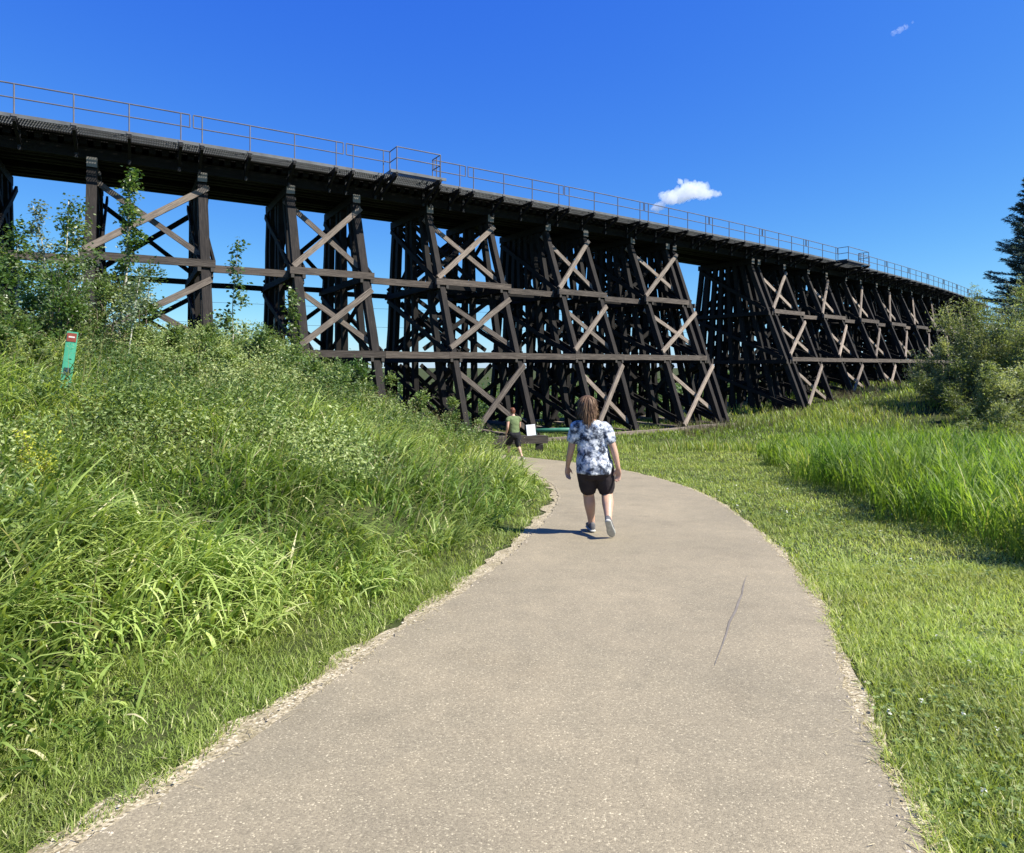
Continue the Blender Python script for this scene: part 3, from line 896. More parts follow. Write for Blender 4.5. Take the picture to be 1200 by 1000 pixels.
for p in (posts, ip, caps, cross, sills, sway, girts, braces, inner): p.build()

# deck: stringers, ties, walkway, railing
s0, s1 = s_of_u(-150, CAP_OFF) - 4, bents[-1] + 3
def sweep(name, off, zr, w, h, mat, parent=bridge, step=1.2, a=None, b=None):
    a = s0 if a is None else a; b = s1 if b is None else b
    n = max(2, int((b - a) / step) + 1)
    ss = np.linspace(a, b, n)
    V = []; B = []
    for s in ss:
        for da, dz in ((-1, -1), (1, -1), (1, 1), (-1, 1)):
            V.append(at(s, off + da * w / 2, zr + dz * h / 2)); B.append((da * w / 2, dz * h / 2, s))
    Fc = []
    for k in range(n - 1):
        for q in range(4):
            r_ = (q + 1) % 4
            Fc.append((4 * k + q, 4 * k + r_, 4 * k + 4 + r_, 4 * k + 4 + q))
    Fc += [(3, 2, 1, 0), (4 * n - 4, 4 * n - 3, 4 * n - 2, 4 * n - 1)]
    V = np.array(V) - (np.array(BINV) if parent is bridge else 0)
    return mesh_obj(name, V, [np.array(Fc)], mat, parent, attrs={'bco': np.array(B), 'rnd': np.full(len(V), rng.random())})
for off in (-1.65, -2.02, -2.6, -3.02, -4.3, -4.72, -5.35, -5.75):
    sweep('stringer', off, Z_CAP + 0.19 + 0.22, 0.24, 0.44, M['dark_timber'])
Z_TIE = Z_CAP + 0.19 + 0.44 + 0.11
ties = Parts('cross_tie', M['dark_timber'], endv=0.0)
s = s0 + 0.2
while s < s1 - 0.2:
    ln = rng.uniform(-0.05, 0.05)
    ties.add(at(s, CAP_OFF + 0.22 + ln, Z_TIE), at(s, CAP_OFF - CAP_W - 0.4 + ln, Z_TIE), 0.24, 0.21, tan(s))
    s += 0.47
ties.build()
sweep('deck_boarding', CAP_OFF - CAP_W / 2 - 0.1, Z_TIE + 0.105 + 0.031, CAP_W + 0.35, 0.05, M['dark_timber'])
sweep('guard_timber', CAP_OFF + 0.30, Z_TIE + 0.105 + 0.09, 0.2, 0.18, M['dark_timber'])
sweep('guard_timber', CAP_OFF - CAP_W - 0.42, Z_TIE + 0.195, 0.2, 0.18, M['dark_timber'])
sweep('rail', -2.95, Z_TIE + 0.19, 0.07, 0.17, M['bracket'])
sweep('rail', -4.42, Z_TIE + 0.19, 0.07, 0.17, M['bracket'])

# walkway grating: bearing bars and cross bars, with its edge angles, as real steel
wz = 8.97
acc = Acc()
def wbox(acc, c, ax, ay, az):
    c = np.asarray(c) - np.array(BINV)
    V = [c + ax * a + ay * b + az * d for d in (-1, 1) for a, b in ((-1, -1), (1, -1), (1, 1), (-1, 1))]
    acc.add(V, [np.array([(3, 2, 1, 0), (4, 5, 6, 7), (0, 1, 5, 4), (1, 2, 6, 5), (2, 3, 7, 6), (3, 0, 4, 7)])])
jog1 = (s_of_u(457, 0.0), s_of_u(507, 0.0))
jog2 = (s_of_u(982, 0.0), s_of_u(1006, 0.0))
JW = 0.85
UPV = np.array([0, 0, 1.0])
s = s0
while s < s1:
    j = any(a - 0.3 < s < b + 0.3 for a, b in (jog1, jog2))
    o1 = JW if j else 0.0
    T = tan(s); N = nrm(s)
    mid = (o1 + CAP_OFF - 0.1) / 2; half = (o1 - CAP_OFF + 0.1) / 2
    wbox(acc, at(s, mid, wz), T * 0.014, N * half, UPV * 0.02)
    s += 0.085
grating = acc.build('walkway_grating', M['grating'], bridge)
for off in (0.0, -0.3, -0.6, -0.9, -1.2):
    sweep('walkway_beam', off, wz - 0.05, 0.05, 0.09 if off else 0.13, M['grating'])
for a, b in (jog1, jog2):
    sweep('walkway_beam', JW, wz - 0.05, 0.05, 0.13, M['grating'], a=a - 0.3, b=b + 0.3, step=0.6)

# railing panels with doubled ends, each about five metres
def rtube(acc, pts, r=0.026, sides=6): tube(acc, np.asarray(pts) - np.array(BINV), r, sides)
brk = []
def panel(sA, sB, off=0.0, npost=4, loop=0.32):
    """posts between sA and sB; the two rails run past the end posts and are closed by short uprights"""
    ss = np.linspace(sA, sB, npost)
    a, b = sA - loop, sB + loop
    acc = Acc()
    n = max(3, int((b - a) / 1.0))
    line = np.linspace(a, b, n)
    rtube(acc, [at(s, off, wz + 1.08) for s in line]); rtube(acc, [at(s, off, wz + 0.58) for s in line], 0.024)
    for e in (a, b): rtube(acc, [at(e, off, wz + 1.08), at(e, off, wz + 0.58)], 0.024)
    pan = acc.build('railing', M['steel'], bridge)
    for s in ss:
        pa = Acc(); rtube(pa, [at(s, off, wz - 0.12), at(s, off, wz + 1.08)], 0.026)
        c = at(s, off, wz - 0.04)
        wbox(pa, c, tan(s) * 0.09, nrm(s) * 0.05, UPV * 0.04)
        pa.build('railing_post', M['steel'], pan)
        brk.append((s, off))
def bracket(s, off):
    acc = Acc(); T = tan(s); N = nrm(s)
    def bar(p, q, w):
        p = np.asarray(p); q = np.asarray(q)
        d = q - p; L = np.linalg.norm(d); d /= L
        c = (p + q) / 2
        up = np.cross(T, d)
        wbox(acc, c, T * w, d * L / 2, up * w * 1.2)
    bar(at(s, off + 0.04, wz - 0.14), at(s, CAP_OFF - 0.3, wz - 0.16), 0.05)
    bar(at(s, off + 0.0, wz - 0.18), at(s, CAP_OFF + 0.1, wz - 0.82), 0.055)
    bar(at(s, CAP_OFF + 0.3, wz - 0.12), at(s, CAP_OFF + 0.3, wz - 0.95), 0.05)
    acc.build('bracket', M['bracket'], grating)
post_us = [(11 - 70, 212, 5), (237, 394, 4)]
for ua, ub, n in post_us: panel(s_of_u(ua, 0), s_of_u(ub, 0), 0.0, n)
# to the first refuge
sA = s_of_u(414, 0)
panel(sA, jog1[0] - 0.32, 0.0, 2)
def refuge(a, b):
    acc = Acc()
    for zz in (1.08, 0.58):
        rtube(acc, [at(a, 0.0, wz + zz), at(a, JW, wz + zz), at((a + b) / 2, JW, wz + zz), at(b, JW, wz + zz), at(b, 0.0, wz + zz)], 0.026)
    pan = acc.build('railing', M['steel'], bridge)
    for s, of in ((a, 0.0), (a, JW), (b, JW), (b, 0.0), (b, JW * 0.5)):
        pa = Acc(); rtube(pa, [at(s, of, wz - 0.1), at(s, of, wz + 1.08)], 0.028); pa.build('railing_post', M['steel'], pan)
    for s in (a, b): brk.append((s, JW))
refuge(*jog1)
step = (s_of_u(655, 0) - s_of_u(591, 0))
p = jog1[1] + 0.4
panel(p, s_of_u(539, 0), 0.0, 2)
panel(s_of_u(555, 0), s_of_u(655, 0), 0.0, 4)
panel(s_of_u(667, 0), s_of_u(750, 0), 0.0, 4)
gap = s_of_u(667, 0) - s_of_u(655, 0); plen = s_of_u(750, 0) - s_of_u(667, 0)
p = s_of_u(750, 0) + gap
while p + plen < jog2[0] - 0.2:
    panel(p, p + plen, 0.0, 4); p += plen + gap
if jog2[0] - 0.4 - p > 1.5: panel(p, jog2[0] - 0.4, 0.0, 3)
refuge(*jog2)
p = jog2[1] + 0.5
while p + plen < s1 - 1:
    panel(p, p + plen, 0.0, 4); p += plen + gap
brk.sort(key=lambda t: t[0])
for s, of in brk[:100]: bracket(s, of)

# ------------------------------------------------------------------ trees and shrubs
def limb(p, d, L, r, n=6, wander=0.18, up=0.0):
    pts = [np.array(p, float)]; d = np.array(d, float); d /= np.linalg.norm(d)
    for k in range(n):
        d = d + rng.normal(0, wander, 3) + np.array([0, 0, up]); d /= np.linalg.norm(d)
        pts.append(pts[-1] + d * L / n)
    return np.array(pts), np.linspace(r, r * 0.25, n + 1)

def sapling(x, y, h, spread, label, leafmat, barkmat, nleaf=900, lean=(0, 0), leaf=0.07, base_frac=0.25, group=None, zoff=0.0, r0=0.035, stems=1, aspect=0.75, name='poplar_sapling', cat='sapling'):
    z = gz((x, y)) + zoff
    root = empty(name, (x, y, z), 0, label, cat, group)
    tr = Acc(); lf = Acc()
    ends = []
    for q in range(stems):
        a0 = rng.uniform(0, 6.28)
        off = np.array([math.cos(a0), math.sin(a0), 0]) * (0.12 * spread if stems > 1 else 0)
        d0 = np.array([lean[0], lean[1], 1.0]) + (off * 2.2 if stems > 1 else 0)
        hh = h * rng.uniform(0.7, 1.0) if stems > 1 else h
        pts, rad = limb(off - np.array([0, 0, .1]), d0, hh, r0, 9, 0.05)
        tube(tr, pts, rad, 7)
        nb = int(9 + hh * 3)
        for b in range(nb):
            f = base_frac + (1 - base_frac) * (b + rng.random()) / nb
            i = f * (len(pts) - 1); i0 = min(int(i), len(pts) - 2)
            p = pts[i0] + (pts[i0 + 1] - pts[i0]) * (i - i0)
            a = rng.uniform(0, 6.28)
            L = spread * (1.25 - 0.7 * abs(f - 0.35) - 0.55 * f) * rng.uniform(0.35, 1.45)
            bp, br = limb(p, (math.cos(a), math.sin(a), rng.uniform(0.1, 1.0)), max(0.12, L), r0 * 0.32 * (1.1 - f), 5, 0.15, 0.03)
            tube(tr, bp, br, 5)
            ends.append((bp, L))
        ends.append((pts[int(len(pts) * 0.6):], spread * 0.3))
    tot = sum(max(l, .2) for _, l in ends)
    for bp, L in ends:
        m = max(6, int(1.75 * nleaf * max(L, .2) / tot))
        i = rng.random(m) ** 0.8 * (len(bp) - 1); i0 = np.minimum(i.astype(int), len(bp) - 2)
        C = bp[i0] + (bp[i0 + 1] - bp[i0]) * (i - i0)[:, None] + rng.normal(0, 0.06 + 0.05 * spread, (m, 3))
        base = rng.uniform(0.15, 0.7)
        leaves(lf, C, rng.uniform(0.8, 1.5, m) * leaf, np.clip(base + rng.normal(0, 0.22, m), 0, 1), aspect)
    tr.build('trunk', barkmat, root, True)
    lf.build('crown', leafmat, root)
    return root

def bush(x, y, w, dpt, h, label, leafmat, barkmat, nclump=26, per=260, leaf=0.09, aspect=0.4, group=None, name='willow_bush', cat='bush', squash=0.75, zoff=0.0):
    """many stems carrying separate leaf clumps with gaps between them"""
    z = gz((x, y)) + zoff
    root = empty(name, (x, y, z), 0, label, cat, group)
    tr = Acc(); lf = Acc()
    for c in range(nclump):
        a = rng.uniform(0, 6.28); rr = math.sqrt(rng.random())
        f = rng.uniform(0.12, 1.0) * math.sqrt(max(0.05, 1 - rr ** 2 * 0.85))
        C = np.array([math.cos(a) * rr * w / 2, math.sin(a) * rr * dpt / 2, f * h])
        r = rng.uniform(0.13, 0.24) * min(w, h) * 0.75
        pts, rad = limb((C[0] * 0.25, C[1] * 0.25, -0.1), C - np.array([C[0] * 0.25, C[1] * 0.25, 0]), np.linalg.norm(C) * 0.98, 0.03 * h / 3, 6, 0.06)
        tube(tr, pts, rad, 5)
        m = int(per * (1.6 if name == 'bush' else 1.15) * rng.uniform(0.6, 1.3))
        g = rng.normal(0, 1, (m, 3)); g /= np.linalg.norm(g, axis=1)[:, None]
        rad_ = r * rng.random(m) ** 0.4 * (1 + 0.35 * rng.normal(0, 1, m))
        P = C + g * rad_[:, None] * np.array([1, 1, squash])
        P[:, 2] = np.maximum(P[:, 2], 0.05)
        base = rng.uniform(0.1, 0.75)
        dirs = g + rng.normal(0, 0.5, (m, 3)) + np.array([0, 0, 0.35])
        leaves(lf, P, rng.uniform(0.7, 1.3, m) * leaf, np.clip(base + rng.normal(0, 0.2, m), 0, 1), aspect, dirs=dirs)
        # shoots sticking out of the clump
        for q in range(5):
            dq = rng.normal(0, 0.5, 3) + np.array([0, 0, 0.9]) + C / np.linalg.norm(C) * 0.5
            sp, sr = limb(C, dq, r * rng.uniform(1.2, 1.9), 0.008 * h / 3, 5, 0.1)
            tube(tr, sp, sr, 4)
            m2 = int(per * 0.08)
            i = rng.random(m2) * 4.99; i0 = i.astype(int)
            P2 = sp[i0] + (sp[i0 + 1] - sp[i0]) * (i - i0)[:, None] + rng.normal(0, 0.03 * h / 3, (m2, 3))
            leaves(lf, P2, rng.uniform(0.7, 1.2, m2) * leaf, np.clip(base + rng.normal(0.1, 0.2, m2), 0, 1), aspect)
    tr.build('stems', barkmat, root, True)
    lf.build('foliage', leafmat, root)
    return root

def pos(u, Y): return ((u - 600) / F * Y, Y)
def top_h(u, Y, v):   # height over ground for a top seen at row v
    x, y = pos(u, Y)
    return EYE + (HZ - v) * Y / F - gz((x, y))

GS = 'young poplars on top of the left bank'
x, y = pos(139, 16.5); sapling(x, y, top_h(145, 16.5, 198), 0.58, 'tallest young poplar with a pale trunk, in front of the leftmost clear bridge post', M['poplar'], M['palebark'], 1300, (0.01, 0), 0.085, 0.34, GS, r0=0.05)
x, y = pos(72, 15.5); sapling(x, y, top_h(75, 15.5, 226), 0.95, 'leafy young poplar standing straight above the green marker post', M['poplar'], M['palebark'], 1700, (0.0, 0), 0.08, 0.12, GS, r0=0.04)
x, y = pos(146, 14.0); sapling(x, y, top_h(160, 14.0, 318), 0.6, 'slim leaning sapling with a bare pale stem and silvery leaves', M['silver'], M['palebark'], 420, (0.18, 0), 0.06, 0.5, GS, r0=0.022)
x, y = pos(272, 16.5); sapling(x, y, top_h(280, 16.5, 282), 0.42, 'thin see-through sapling standing alone before the sky between two bridge posts', M['poplar'], M['palebark'], 420, (0.02, 0), 0.085, 0.15, GS, r0=0.018)
x, y = pos(302, 16.0); sapling(x, y, top_h(303, 16.0, 378), 0.4, 'short sapling right of the thin see-through one', M['poplar'], M['bark'], 260, (0.05, 0), 0.085, 0.2, GS, r0=0.015)
x, y = pos(352, 18.5); sapling(x, y, top_h(350, 18.5, 335), 0.4, 'leafy sprig climbing against a dark bridge post', M['poplar'], M['bark'], 420, (-0.03, 0), 0.09, 0.2, GS, r0=0.018)
x, y = pos(20, 17.0); sapling(x, y, top_h(22, 17.0, 262), 1.0, 'broad young poplar at the left edge under the dark abutment', M['poplar'], M['palebark'], 1500, (0.0, 0), 0.09, 0.1, GS, r0=0.04)
x, y = pos(55, 19.0); sapling(x, y, top_h(50, 19.0, 240), 0.8, 'silvery pale sapling showing through between two green poplars', M['silver'], M['palebark'], 1100, (0.0, 0), 0.08, 0.15, GS, r0=0.03)
x, y = pos(98, 18.5); sapling(x, y, top_h(98, 18.5, 248), 0.6, 'narrow silvery sapling beside the leftmost clear bridge post', M['silver'], M['palebark'], 600, (0.0, 0), 0.075, 0.15, GS, r0=0.025)

GB = 'bushes along the crest of the left bank'
def bush_at(u, Y, v, wpx, label, mat, **kw):
    x, y = pos(u, Y)
    return bush(x, y, wpx * Y / F, wpx * Y / F * 0.8, top_h(u, Y, v), label, mat, M['bark'], group=GB, **kw)
bush_at(40, 14.0, 285, 120, 'big rounded bush above the green marker post', M['poplar'], nclump=26, per=170, leaf=0.085, aspect=0.6, name='bush')
bush_at(-40, 12.5, 300, 120, 'bush cut by the left edge of the view', M['poplar'], nclump=20, per=160, leaf=0.085, aspect=0.6, name='bush')
bush_at(165, 16.0, 300, 100, 'dark leafy bush spreading between the tallest poplar and the first open bay', M['poplar'], nclump=22, per=170, leaf=0.085, aspect=0.6, name='bush')
bush_at(118, 14.5, 322, 90, 'low bush right of the green marker post', M['weed'], nclump=14, per=150, leaf=0.075, aspect=0.5, name='bush')
bush_at(225, 15.5, 376, 110, 'shaggy low bush below the first open bay', M['weed'], nclump=14, per=150, leaf=0.08, aspect=0.5, name='bush')
bush_at(265, 13.0, 408, 90, 'low leafy shrub in the middle of the bank slope', M['weed'], nclump=14, per=150, leaf=0.065, aspect=0.5, name='bush')
bush_at(5, 10.5, 372, 90, 'leafy shrub at the left edge below the marker post', M['poplar'], nclump=16, per=160, leaf=0.07, aspect=0.55, name='bush')
bush_at(318, 16.5, 396, 100, 'low bush at the foot of a thick dark bridge post', M['poplar'], nclump=18, per=130, leaf=0.085, aspect=0.6, name='bush')
bush_at(378, 17.0, 408, 110, 'round low bush in front of the second braced pair of posts', M['poplar'], nclump=18, per=130, leaf=0.085, aspect=0.6, name='bush')
bush_at(435, 17.5, 440, 110, 'dull green low bush under the long level timber', M['weed'], nclump=12, per=130, leaf=0.08, aspect=0.45, name='bush')
bush_at(500, 17.5, 462, 100, 'wide low bush where the bank starts to drop towards the path', M['weed'], nclump=12, per=130, leaf=0.08, aspect=0.45, name='bush')
bush_at(560, 18.5, 488, 56, 'last small bush on the bank beside the man in olive', M['weed'], nclump=10, per=120, leaf=0.07, aspect=0.45, name='bush')

# right side: willows at the far end and the spruce behind them
GW = 'willow bushes hiding the far end of the bridge'
def willow_at(u, Y, v, wpx, label, **kw):
    x, y = pos(u, Y)
    return bush(x, y, wpx * Y / F, wpx * Y / F * 0.8, top_h(u, Y, v), label, M['willow'], M['bark'], group=GW, **kw)
willow_at(1148, 40, 356, 125, 'tall grey-green willow bush against the far end of the bridge', nclump=46, per=420, leaf=0.17, aspect=0.32)
willow_at(1210, 37, 344, 130, 'willow bush at the right edge under the spruce', nclump=46, per=420, leaf=0.17, aspect=0.32)
willow_at(1118, 38, 398, 74, 'lower willow bush touching the last bridge braces', nclump=26, per=360, leaf=0.16, aspect=0.32)
willow_at(1172, 33, 418, 100, 'low willow in front of the taller willows', nclump=26, per=360, leaf=0.15, aspect=0.32)
willow_at(1260, 34, 380, 120, 'willow bush beyond the right edge', nclump=26, per=360, leaf=0.16, aspect=0.32)
willow_at(1140, 27, 472, 40, 'small dark scrub in the meadow below the willows', nclump=12, per=160, leaf=0.11, aspect=0.35)
willow_at(1180, 26, 478, 46, 'second scrub in the meadow, close to the right edge', nclump=12, per=160, leaf=0.11, aspect=0.35)

def spruce(u, Y, vtop, label, rbase=3.9):
    x, y = pos(u, Y); h = top_h(u, Y, vtop); z = gz((x, y))
    root = empty('spruce_tree', (x, y, z), 0, label, 'tree')
    tr = Acc(); lf = Acc()
    pts = np.array([(0.03 * math.sin(k), 0.03 * math.cos(k * 1.3), -0.2 + (h + .2) * k / 10) for k in range(11)])
    tube(tr, pts, np.linspace(0.2, 0.015, 11), 8)
    zz = 0.8
    while zz < h - 0.15:
        f = zz / h
        L0 = rbase * (1 - f) ** 0.8 + 0.12
        nb = 7 if f < 0.85 else 5
        a0 = rng.uniform(0, 6.28)
        for b in range(nb):
            a = a0 + b * 6.283 / nb + rng.normal(0, 0.18)
            L = L0 * rng.uniform(0.45, 1.25)
            up = -0.25 + 0.75 * f + rng.normal(0, 0.1)
            bp, br = limb((0, 0, zz), (math.cos(a), math.sin(a), up), L, 0.03 * (1.1 - f), 6, 0.05, 0.05)
            tube(tr, bp, br, 4)
            m = int(45 + 130 * L)
            i = rng.random(m) ** 0.75 * 5.99; i0 = i.astype(int)
            P = bp[i0] + (bp[i0 + 1] - bp[i0]) * (i - i0)[:, None]
            side = np.array([-math.sin(a), math.cos(a), 0])
            sgn = rng.choice([-1, 1], m)
            sl = rng.uniform(0.0, 0.28, m) * (0.3 + 0.5 * L)
            P = P + side * (sgn * sl)[:, None] + rng.normal(0, 0.03, (m, 3))
            d = np.array([math.cos(a), math.sin(a), 0.1]) * 0.9 + side * (sgn * 0.8)[:, None] + rng.normal(0, 0.35, (m, 3))
            leaves(lf, P, rng.uniform(0.14, 0.30, m), np.clip(0.4 + rng.normal(0, 0.25, m) + rng.normal(0, .1), 0, 1), 0.22, dirs=d)
        zz += rng.uniform(0.22, 0.42)
    tr.build('trunk', M['bark'], root, True)
    lf.build('crown', M['spruce'], root)
spruce(1207, 47, 205, 'dark blue-green spruce rising behind the willows at the right edge')

# wood far beyond the bridge
def far_wood():
    acc = Acc()
    for k in range(230):
        x = rng.uniform(-75, 75); q = rng.uniform(26, 75)
        y = QC[0] * min(60, abs(x)) ** 2 + QC[1] * x + QC[2] + q
        if y < 30: continue
        z = gz((x, y)); h = rng.uniform(3.6, 6.0)
        for c in range(9):
            C = np.array([x, y, z]) + np.array([rng.normal(0, 1.3), rng.normal(0, 1.3), rng.uniform(0.15, 0.95) * h])
            m = 70
            g = rng.normal(0, 1, (m, 3)); P = C + g * np.array([0.7, 0.7, 0.5])
            leaves(acc, P, rng.uniform(0.25, 0.5, m), np.clip(rng.uniform(0.1, 0.8) + rng.normal(0, 0.2, m), 0, 1), 0.6)
    tag(acc.build('far_wood', M['farwood']), kind='stuff')
far_wood()

# goldenrod on the bank
x, y = pos(42, 5.2)
z = gz((x, y))
g = empty('goldenrod', (x, y, z), 0, 'yellow blooming weed in the tall grass near the left edge', 'plant')
st = Acc(); fl = Acc()
for k in range(9):
    sp, sr = limb((rng.normal(0, .05), rng.normal(0, .05), -.03), (rng.normal(0, .12), rng.normal(0, .12), 1), rng.uniform(0.45, 0.72), 0.005, 6, 0.08)
    tube(st, sp, sr, 5)
    n = 150
    i = 1.5 + rng.random(n) * 4.49; i0 = np.minimum(i.astype(int), 5)
    P = sp[i0] + (sp[i0 + 1] - sp[i0]) * (i - i0)[:, None] + rng.normal(0, 0.03, (n, 3))
    leaves(fl, P, rng.uniform(0.015, 0.04, n), rng.random(n), 0.6)
st.build('stem', M['weed_stem'] if 'weed_stem' in M else M['bark'], g, True)
fl.build('blossom', M['yellow'], g)

# ------------------------------------------------------------------ marker post
mk = empty('marker_post', (0, 0, 0), 0, 'leaning flat green plastic marker post with a red-brown patch at its top', 'marker post')
x, y = pos(74, 9.0)
mk.location = (x, y, gz((x, y)))
mtop = EYE + (HZ - 389) * 9.0 / F - mk.location[2]
mk.rotation_euler = (R(3), R(7), R(28))
mk.scale = (0.9, 1, 1)
t = NT('marker_plastic'); M['marker'] = t.done(t.bsdf(t.ramp(t.noise(t.objco(), 4, 4), [(0.3, (0.06, 0.33, 0.19)), (0.7, (0.09, 0.42, 0.26))]), 0.5, 0.4))
M['sticker_red'] = plain('sticker_red', (0.26, 0.06, 0.04), 0.5, 0.4, 0, 0.2, 20)
M['sticker_dark'] = plain('sticker_dark', (0.02, 0.05, 0.08), 0.5, 0.4, 0, 0.3, 20)
M['white_print'] = plain('white_print', (0.7, 0.66, 0.6), 0.6, 0.3, 0, 0.1, 20)
def local_box(name, c, hx, hy, hz, mat, parent, bev=0.0):
    bm = bmesh.new(); bmesh.ops.create_cube(bm, size=1.0)
    bmesh.ops.scale(bm, vec=(hx * 2, hy * 2, hz * 2), verts=bm.verts); bmesh.ops.translate(bm, vec=c, verts=bm.verts)
    if bev: bmesh.ops.bevel(bm, geom=bm.edges[:], offset=bev, segments=2, affect='EDGES')
    me = bpy.data.meshes.new(name); bm.to_mesh(me); bm.free(); me.materials.append(mat)
    o = bpy.data.objects.new(name, me); col.objects.link(o)
    if parent: o.parent = parent
    return o
H_ = mtop * 1.01
acc = Acc()           # a shallow channel section: flat face with two turned-back edges
prof = [(-0.075, 0.022), (-0.07, 0.0), (-0.03, -0.004), (0.03, -0.004), (0.07, 0.0), (0.075, 0.022), (0.066, 0.022), (0.062, 0.008), (0.0, 0.004), (-0.062, 0.008), (-0.066, 0.022)]
n = len(prof)
V = [(a, b, zz) for zz in (-0.3, H_) for a, b in prof]
acc.add(V, [np.array([(i, (i + 1) % n, n + (i + 1) % n, n + i) for i in range(n)]), np.array([list(range(n))[::-1]]), np.array([list(range(n, 2 * n))])])
acc.build('blade', M['marker'], mk)
local_box('red_patch', (0, -0.007, H_ - 0.08), 0.062, 0.002, 0.06, M['sticker_red'], mk)
local_box('patch_print', (0, -0.0105, H_ - 0.075), 0.04, 0.001, 0.010, M['white_print'], mk)
local_box('dark_patch', (0.0, -0.007, H_ - 0.56), 0.045, 0.002, 0.05, M['sticker_dark'], mk)

# ------------------------------------------------------------------ timber barrier, notice board and green pipe beyond the path
Yb = 25.6
def P3(u, v, Y): return np.array([(u - 600) / F * Y, Y, EYE + (HZ - v) * Y / F])
def world_beam(name, p0, p1, w, h, side, mat, parent):
    global BINV
    keep = BINV; BINV = Vector(parent.location) if parent else Vector((0, 0, 0))
    v, f, b, e = beam_geo(p0, p1, w, h, side, 0.006)
    BINV = keep
    return mesh_obj(name, v, [f], mat, parent, attrs={'bco': b, 'endg': e, 'rnd': np.full(len(v), 0.2)})
bl = P3(607, 530, Yb)
bar = empty('timber_barrier', tuple(bl), 0, 'low grey timber barrier on blocks where the path bends under the bridge', 'barrier')
world_beam('rail_beam', P3(572, 516, Yb - .55), P3(640, 515, Yb + .6), 0.34, 0.30, (0, 1, 0), M['brace'], bar)
for u in (584, 632):
    a = P3(u, 520.5, Yb - .35 + (u - 584) * .0167); g0 = gz(a)
    world_beam('block', a, np.array([a[0], a[1], g0 - 0.1]), 0.30, 0.30, (1, 0, 0), M['girt'], bar)
nb = empty('notice_board', tuple(P3(623, 511, Yb + 0.3)), 0, 'small blank white board standing on the timber barrier', 'board')
nb.rotation_euler = (R(-8), R(-5), R(8))
M['white'] = plain('white_board', (0.8, 0.8, 0.78), 0.5, 0.4, 0, 0.05, 3)
local_box('panel', (0, 0, 0.235), 0.185, 0.012, 0.225, M['white'], nb, 0.004)
local_box('frame_edge', (0, 0.018, 0.01), 0.19, 0.03, 0.012, M['capwood'], nb)
M['greenpipe'] = plain('green_paint', (0.05, 0.19, 0.12), 0.45, 0.5, 0, 0.2, 4)
gp = empty('green_gate', tuple(P3(655, 512, 30.0)), 0, 'green tubular gate rail in the shade under the bridge', 'gate')
def rel_tube(pts, r, parent, name, mat, sides=8):
    acc = Acc(); tube(acc, np.asarray(pts) - np.array(parent.location), r, sides); return acc.build(name, mat, parent, True)
rel_tube([P3(622, 505, 30), P3(655, 504, 30), P3(692, 503.5, 30)], 0.10, gp, 'rail_tube', M['greenpipe'])
for u in (628, 690):
    a = P3(u, 504, 30); rel_tube([a, np.array([a[0], a[1], gz(a) - .1])], 0.06, gp, 'gate_post', M['greenpipe'])

# power lines beyond the bridge, strung between two poles
pp = []
for u, Y, vtop in ((20, 75, 345), (1250, 160, 372)):
    x, y = pos(u, Y); z = gz((x, y)); ztop = EYE + (HZ - vtop) * Y / F
    lab = 'wooden power pole hidden behind the left bank' if u < 100 else 'wooden power pole far right behind the willows'
    po = empty('power_pole', (x, y, z), 0, lab, 'pole')
    rel_tube([(x, y, z - .5), (x, y, (z + ztop) / 2), (x, y, ztop + .4)], [0.16, 0.14, 0.11], po, 'shaft', M['bark'])
    world_beam('cross_arm', (x - .9, y + .16, ztop), (x + .9, y + .16, ztop), .1, .12, (0, 0, 1), M['post'], po)
    pp.append((x, y, ztop))
M['wire'] = plain('wire', (0.03, 0.03, 0.035), 0.6, 0.3, 0.3, 0.1, 3)
for k, (dx, dz, lab) in enumerate(((-0.7, 0.1, 'upper black power line seen through the open bays'), (0.7, -2.6, 'lower black power line seen through the open bays'))):
    a = np.array(pp[0]) + (dx, 0, dz); b = np.array(pp[1]) + (dx, 0, dz)
    pts = [a + (b - a) * q + np.array([0, 0, -4 * 1.6 * q * (1 - q)]) for q in np.linspace(0, 1, 21)]
    acc = Acc(); tube(acc, pts, 0.022, 5)
    tag(acc.build('power_line', M['wire']), lab, 'wire', 'power lines behind the bridge')

